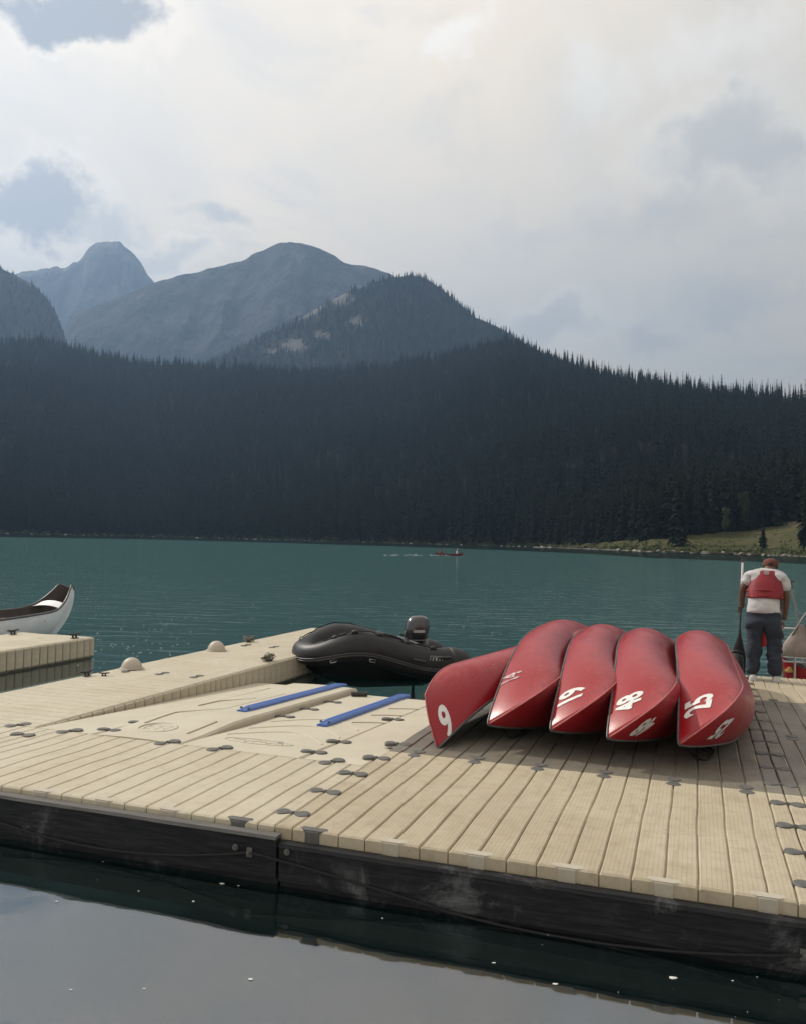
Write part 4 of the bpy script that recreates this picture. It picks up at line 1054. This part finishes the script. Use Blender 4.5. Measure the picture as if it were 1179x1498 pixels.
fingers([hl+Vector((.02*(k-1.5)*0+.0, .0, -.022*(k-1.5)*1.0-.0)) for k in range(4)], [(hl+Vector((-.03, .035, -.022*(k-1.5))), hl+Vector((-.052, .03, -.022*(k-1.5)-.004)), hl+Vector((-.055, .005, -.022*(k-1.5)-.006))) for k in range(4)], 'finger')
fingers([hl+Vector((.01, .0, .02))], [(hl+Vector((.0, .04, .035)), hl+Vector((-.03, .05, .03)), hl+Vector((-.05, .045, .02)))], 'thumb')
fingers([hr+Vector((.0, .022*(k-1.5), -.01)) for k in range(4)], [(hr+Vector((.0, .022*(k-1.5), -.05)), hr+Vector((-.012, .022*(k-1.5), -.085+.006*abs(k-1))), hr+Vector((-.028, .022*(k-1.5)-.004, -.105+.006*abs(k-1)))) for k in range(4)], 'finger')
fingers([hr+Vector((-.01, .03, .0))], [(hr+Vector((-.015, .055, -.025)), hr+Vector((-.022, .06, -.05)), hr+Vector((-.026, .055, -.065)))], 'thumb')
skin('jeans', [(0, .02, .93, (.165, .125)), (.0, .03, 1.0, (.155, .12)), (-.095, .015, .80, .122), (-.105, .03, .48, .098), (-.112, .01, .22, .092), (-.115, .0, .075, .092), (.10, .015, .80, .122), (.118, .03, .48, .098), (.13, .01, .22, .092), (.135, .0, .075, .092)],
     [(0, 1), (0, 2), (2, 3), (3, 4), (4, 5), (0, 6), (6, 7), (7, 8), (8, 9)], M['jeans'], person, 3, folds=.07)
skin('t_shirt', [(0, .03, .855, (.205, .165)), (.0, .04, .96, (.20, .16)), (.01, .07, 1.14, (.19, .15)), (.02, .13, 1.29, (.175, .12)), (.03, .20, 1.42, (.13, .095)), (.045, .245, 1.475, (.075, .065)), (-.15, .19, 1.40, .085), (-.225, .165, 1.255, .076), (.20, .20, 1.38, .085), (.262, .19, 1.20, .076)],
     [(0, 1), (1, 2), (2, 3), (3, 4), (4, 5), (4, 6), (6, 7), (4, 8), (8, 9)], M['shirt'], person, 3, folds=.06)
# life vest: rings round the leaning torso
vr = []
for z, yc, xc, a, b_ in ((1.09, .07, .012, .185, .155), (1.10, .072, .012, .195, .165), (1.17, .095, .015, .197, .165), (1.25, .125, .02, .193, .160), (1.33, .16, .025, .172, .150), (1.40, .195, .03, .142, .135), (1.45, .22, .035, .118, .118), (1.462, .225, .035, .105, .108)):
    vr.append([(xc+a*math.copysign(abs(math.cos(t))**.7, math.cos(t)), yc+b_*math.copysign(abs(math.sin(t))**.7, math.sin(t)), z-.25*(b_*math.sin(t))*.6) for t in [2*math.pi*k/28 for k in range(28)]])
vest = MB().loft(vr).build('life_vest', M['vest'], person, smooth=math.radians(50))
MB().box(-.055, .005, -.006, .0, -.012, .012).box(-.05, .0, -.006, .0, -.034, -.020).build('vest_print', M['grey_mark'], vest, loc=(.05, .073, 1.455), rot=(-.35, 0, 0))
for z in (1.12, 1.19): MB().tube([(.012+.204*math.cos(t), .085+(z-1.12)*.3+.172*math.sin(t), z-.25*.17*math.sin(t)*.6) for t in [2*math.pi*k/24 for k in range(24)]], .009, 5, loop=True, flat=1.6).build('vest_belt', M['vest'], vest, smooth=True)
MB().tube([(.19, .03, 1.13), (.19, .01, 1.0), (.175, .0, .92)], .014, 6, flat=.5).build('loose_strap', M['black_plastic'], vest)
# head pieces
hc = Vector((.085, .41, 1.535))
MB().lathe([(.002, -.105), (.045, -.10), (.068, -.06), (.078, 0), (.078, .03)], 16, hc, 1, 1.15).build('hair', M['hair'], person, smooth=True)
cp = MB().lathe([(.088, .0), (.090, .03), (.084, .06), (.065, .085), (.035, .098), (.003, .102)], 20, hc+Vector((0, 0, .005)), 1, 1.14).build('cap', M['cap_cloth'], person, smooth=SM)
br = [[(hc.x+.088*math.cos(t), hc.y+.10*math.sin(t)*1.0, hc.z+.012) for t in np.linspace(.35, math.pi-.35, 12)], [(hc.x+.085*math.cos(t), hc.y+.02+.175*math.sin(t), hc.z-.012) for t in np.linspace(.35, math.pi-.35, 12)]]
MB().loft([br[0], br[1], [(x, y, z-.006) for x, y, z in br[1]], [(x, y, z-.006) for x, y, z in br[0]]], closed=False).build('brim', M['cap_cloth'], cp)
MB().box(-.03, .03, -.004, .004, -.012, .016, .003).build('cap_opening', M['hair'], cp, loc=(hc.x, hc.y-.101, hc.z+.025))
for sx in (-1, 1): skin('ear', [(hc.x+sx*.080, hc.y-.0, hc.z-.03, (.012, .02)), (hc.x+sx*.086, hc.y-.005, hc.z-.005, (.010, .02))], [(0, 1)], M['skin'], person, 1)
skin('nose', [(hc.x, hc.y+.085, hc.z-.015, .010), (hc.x, hc.y+.108, hc.z-.045, .013)], [(0, 1)], M['skin'], person, 1)
for sx, yo in ((-1, 0.), (1, .0)):
    x = -.115 if sx < 0 else .14; rings = []
    for y, wd, h in ((-.085, .030, .055), (-.07, .042, .075), (0, .045, .085), (.08, .050, .065), (.15, .048, .05), (.185, .03, .035)):
        rings.append([(x+sx*.02*max(0, y)*3-wd, y, 0), (x+sx*.02*max(0, y)*3+wd, y, 0), (x+sx*.02*max(0, y)*3+wd*.95, y, h*.5), (x+sx*.02*max(0, y)*3+wd*.5, y, h), (x+sx*.02*max(0, y)*3-wd*.5, y, h), (x+sx*.02*max(0, y)*3-wd*.95, y, h*.5)])
    MB().loft(rings).build('shoe', M['sole'], person, smooth=math.radians(50))
def paddle(label, grip, foot, shaft_m, blade_m, split=.33, blade_len=.5, bw=.10, face=0.):
    a, b_ = Vector(grip), Vector(foot); L = (a-b_).length; ax = (a-b_).normalized()
    t = thing('paddle', label, 'paddle', b_); q = ax.to_track_quat('Z', 'Y'); t.rotation_euler = (q.to_matrix() @ Matrix.Rotation(face, 3, 'Z')).to_euler()
    MB().tube([(0, 0, blade_len*.7), (0, 0, L*(1-split))], .0145, 8).build('shaft', M[blade_m], t, smooth=SM)
    MB().tube([(0, 0, L*(1-split)), (0, 0, L-.03)], .015, 8).build('upper_shaft', M[shaft_m], t, smooth=SM)
    MB().tube([(-.055, 0, L-.008), (-.03, 0, L), (.03, 0, L), (.055, 0, L-.008)], [.012, .016, .016, .012], 8).tube([(0, 0, L-.11), (0, 0, L)], [.017, .015], 8).build('grip', M['black_plastic'], t, smooth=SM)
    rings = []
    for k in range(12):
        f = k/11; z = blade_len*f; hw = bw*(.72 if k == 0 else 1)*(1-.82*sstep(.35, 1., f)); th = .006+.010*f
        rings.append([(hw*math.cos(a_), th*math.sin(a_), z) for a_ in [2*math.pi*j/12 for j in range(12)]])
    MB().loft(rings).build('blade', M[blade_m], t, smooth=SM); return t
F = Matrix.Rotation(FACE, 3, 'Z'); off = Vector((PX, PY, ZD))
hw_ = off + F @ Vector((-.285, .315, .92))
paddle('black paddle with a white upper shaft held upright by the person', off+F @ Vector((-.262, .46, 1.68)), off+F @ Vector((-.315, .16, .03)), 'white_shaft', 'black_plastic', .36, .62, .10, .5)
DP = dock(8.62, 3.7, 0)
mc = thing('moored_canoe', 'red canoe afloat beyond the dock end, loaded with paddles and a bag', 'canoe', dock(8.78, 3.62+HULL['L']/2, -.10), (0, 0, -YAW+math.pi/2))
put('hull', HM, mc); put('liner', LM, mc); [put('gunwale', g, mc) for g in GM]
for n, m in BARS: put(n, m, mc)
def at_uv_px(px, py, u):
    """point on the vertical plane u = const (dock frame) seen at a pixel"""
    d_ = ray(px, py); n = Vector((SY, CY, 0)); t = (u+U0)/d_.dot(n); return Vector((0, 0, HC))+d_*t
paddle('grey-shafted paddle with a black tee grip leaning out of the moored canoe', at_uv_px(1156, 850, 8.75), at_uv_px(1184, 985, 8.9), 'grey_shaft', 'grey_shaft', .12, .5, .09, .3)
paddle('wooden paddle blade up against the moored canoe beside the jeans', at_uv_px(1150, 1012, 8.7), at_uv_px(1137, 930, 8.72), 'wood', 'wood', .1, .46, .075, .2)
# aluminium seat back on a post
f0 = at_uv_px(1163, 993, 8.62); fr = thing('seat_frame', 'bright aluminium seat frame with rounded corners standing in the moored canoe', 'frame', f0, ROTZ)
a0 = at_uv_px(1146, 919, 8.62); a1 = at_uv_px(1180, 970, 8.62)
w2 = .185; zt, zb = a0.z-f0.z, a1.z-f0.z; P = []
for cx_, cz_, s0 in ((w2-.05, zt-.05, 0), (-w2+.05, zt-.05, 1), (-w2+.05, zb+.05, 2), (w2-.05, zb+.05, 3)):
    for k in range(5): a = math.pi/2*(s0+k/4); P.append((cx_+.05*math.cos(a), 0, cz_+.05*math.sin(a)))
MB().tube(P, .013, 8, loop=True).build('back_loop', M['alu'], fr, smooth=True)
MB().tube([(0, .02, -.02), (0, .02, zt-.02)], .016, 8).build('post', M['alu'], fr, smooth=SM)
MB().box(-.16, .16, .0, .012, zb+.06, zb+.075).build('slat', M['alu'], fr)
# grey bag hung over the frame
bb = at_uv_px(1168, 961, 8.48); bag = thing('shoulder_bag', 'grey-brown shoulder bag hanging on the aluminium frame', 'bag', bb, ROTZ)
rings = []; rb = random.Random(8)
for z, a, b_ in ((.0, .16, .06), (.02, .215, .09), (.09, .235, .105), (.17, .205, .095), (.26, .15, .075), (.35, .095, .055), (.42, .05, .038), (.45, .03, .03)):
    rings.append([((a+.010*math.sin(3*t+z*20))*math.copysign(abs(math.cos(t))**.8, math.cos(t))+.06*z, (b_+.008*math.sin(5*t+z*30))*math.sin(t), z) for t in [2*math.pi*k/24 for k in range(24)]])
MB().loft(rings).build('sack', M['bag'], bag, smooth=True)
MB().tube([(-.09, -.03, .30), (-.03, -.04, .42), (.05, -.02, .56), (.09, 0, .62), (.13, .02, .5), (.14, .03, .3)], .017, 6, flat=.5).build('strap', M['bag'], bag, smooth=True)
MB().tube([(.15, -.02, .18), (.11, -.06, .32), (.08, -.05, .46)], .016, 6, flat=.5).build('strap', M['black_plastic'], bag, smooth=True)
tb_ = off+F @ Vector((.012, .34, .42)); tbag = thing('throw_bag', 'small bright red throw bag hanging between the legs of the person', 'bag', tb_, (0, 0, FACE))
MB().lathe([(.01, 0), (.04, .01), (.046, .08), (.044, .18), (.046, .24), (.03, .27), (.012, .30)], 14).build('pouch', M['bright_red'], tbag, smooth=True)
MB().tube([(0, 0, .29), (.006, -.01, .40), (0, -.02, .52)], .006, 6).build('cord', M['white_shaft'], tbag)
MB().tube([(-.035, -.03, .2), (-.042, -.045, .08), (-.02, -.035, .0)], .010, 6).build('strap', M['bright_red'], tbag)
db = dock(7.86, 2.96); dbag = thing('dry_bag', 'black dry bag standing on the dock edge by the held paddle', 'bag', db+Vector((0, 0, .001)), ROTZ)
MB().lathe([(.08, 0), (.10, .015), (.105, .12), (.10, .24), (.085, .30), (.05, .33)], 18).build('sack', M['black_plastic'], dbag, smooth=SM)
MB().tube([(-.08, 0, .335), (0, 0, .36), (.08, 0, .335)], .018, 8).build('roll_top', M['black_plastic'], dbag, smooth=True)
sp = at_uv_px(1155, 984, 8.72); spn = thing('bailing_sponge', 'pale yellow sponge lying in the moored canoe', 'sponge', sp)
MB().box(-.06, .06, -.04, .04, -.0, .05, .014).box(-.02, .05, -.03, .035, .045, .08, .012).build('sponge', M['yellow'], spn)

# far canoe on the lake with two paddlers
lc = at_z(657, 812, 0); FC = dict(L=4.9, B=.44, D=.36, bow=.22, rake=.15, bexp=2.4)
fc = thing('lake_canoe', 'small red canoe paddled by two people out on the lake', 'canoe', lc+Vector((0, 0, -.14)), (0, 0, -1.15))
MB().grid(hull_grid(FC, 24, 10)).build('hull', M['dull_red'], fc, smooth=True, weld=True)
for s_ in (-1, 1): put('gunwale', gunwale_mesh(FC, .02, s_), fc)
for k, y in enumerate((1.3, -1.5)):
    q = fc.matrix_basis @ Vector((0, y, .20))
    pr = thing('person', ('person with a pale sleeve paddling at the front of the lake canoe', 'person in a red vest paddling at the back of the lake canoe')[1-k if 0 else k], 'person', q, (0, 0, -1.15))
    jj = [(0, 0, .08, (.15, .12)), (0, .03, .35, (.16, .11)), (0, .06, .55, (.13, .09)), (0, .09, .66, .05), (0, .11, .78, .085), (0, .12, .86, .07), (-.2, .08, .50, .05), (-.28, .25, .30, .04), (-.15, .42, .40, .035), (.2, .08, .50, .05), (.27, .25, .32, .04), (.2, .42, .25, .035), (-.1, .35, .06, .08), (-.1, .6, -.1, .06), (.1, .35, .06, .08), (.1, .6, -.1, .06)]
    skin('body', jj, [(0,1), (1,2), (2,3), (3,4), (4,5), (2,6), (6,7), (7,8), (2,9), (9,10), (10,11), (0,12), (12,13), (0,14), (14,15)], M['skin'], pr, 1)
    MB().lathe([(.17, .12), (.19, .2), (.19, .45), (.15, .56), (.08, .6)], 12, (0, .04, 0), 1, .75).build('life_vest', M['vest'] if k else M['shirt'], pr, smooth=True)
    MB().lathe([(.09, .80), (.095, .86), (.07, .91), (.02, .93)], 10, (0, .115, 0)).build('cap', M['shirt'] if k == 0 else M['hair'], pr, smooth=True)
# wake: a low swell trailing the canoe, part of the lake
# foam flecks on the still water
ff = MB(); r = random.Random(12)
def fleck(c, s):
    n = 7; a0 = r.random()*6; st = r.uniform(1, 2)
    P = [(c.x+s*st*math.cos(a0+6.283*k/n)*r.uniform(.7, 1.2), c.y+s*math.sin(a0+6.283*k/n)*r.uniform(.7, 1.2), .0035) for k in range(n)]
    ff.add(P+[(c.x, c.y, .0035+s*.25)], [(k, (k+1) % n, n) for k in range(n)])
for a, b_, s in ((325, 1294, .011), (367, 1434, .009), (984, 1432, .017), (812, 1441, .009), (283, 1320, .007), (722, 1410, .006), (349, 1297, .005), (83, 1320, .007), (203, 1305, .004)): fleck(at_z(a, b_, 0), s)
for k in range(46): fleck(at_z(r.uniform(-20, 1179), r.uniform(1230, 1490), 0), r.choice((.0015, .002, .003, .004)))
for k in range(70): fleck(at_z(r.gauss(190, 55), r.gauss(935, 24), 0), r.uniform(.006, .016))
for k in range(60): fleck(at_z(r.uniform(0, 760), r.uniform(870, 960), 0), r.uniform(.007, .018))
for k in range(70):
    f = r.random(); c = at_z(lerp(560, 660, f), 812.2+.9*r.gauss(0, 1)*(.4+.6*(1-f)), 0); q = r.uniform(.012, .035); l_ = q*r.uniform(5, 12)
    ff.add([(c.x-l_, c.y, .004), (c.x, c.y-q, .004), (c.x+l_, c.y, .004), (c.x, c.y+q, .004), (c.x, c.y, .02)], [(0, 1, 4), (1, 2, 4), (2, 3, 4), (3, 0, 4)])
tag(ff.build('foam_flecks', M['foam']), 'tiny white foam flecks floating on the lake', 'foam', kind='stuff')

# ------------------------------------------------------------------ haze over the valley
hz = bpy.data.materials.new('valley_haze'); hz.use_nodes = True; nt = hz.node_tree; nt.nodes.clear(); b = NB(nt)
pv = b.n('ShaderNodeVolumePrincipled', inp={'Color': (.29, .46, .75, 1), 'Density': 1.7e-4, 'Anisotropy': .4})
mo = b.n('ShaderNodeOutputMaterial'); nt.links.new(pv.outputs[0], mo.inputs['Volume'])
hb = MB().box(-7000, 7000, -1700, 7600, -3.0, 1960).build('haze', hz); tag(hb, kind='stuff')
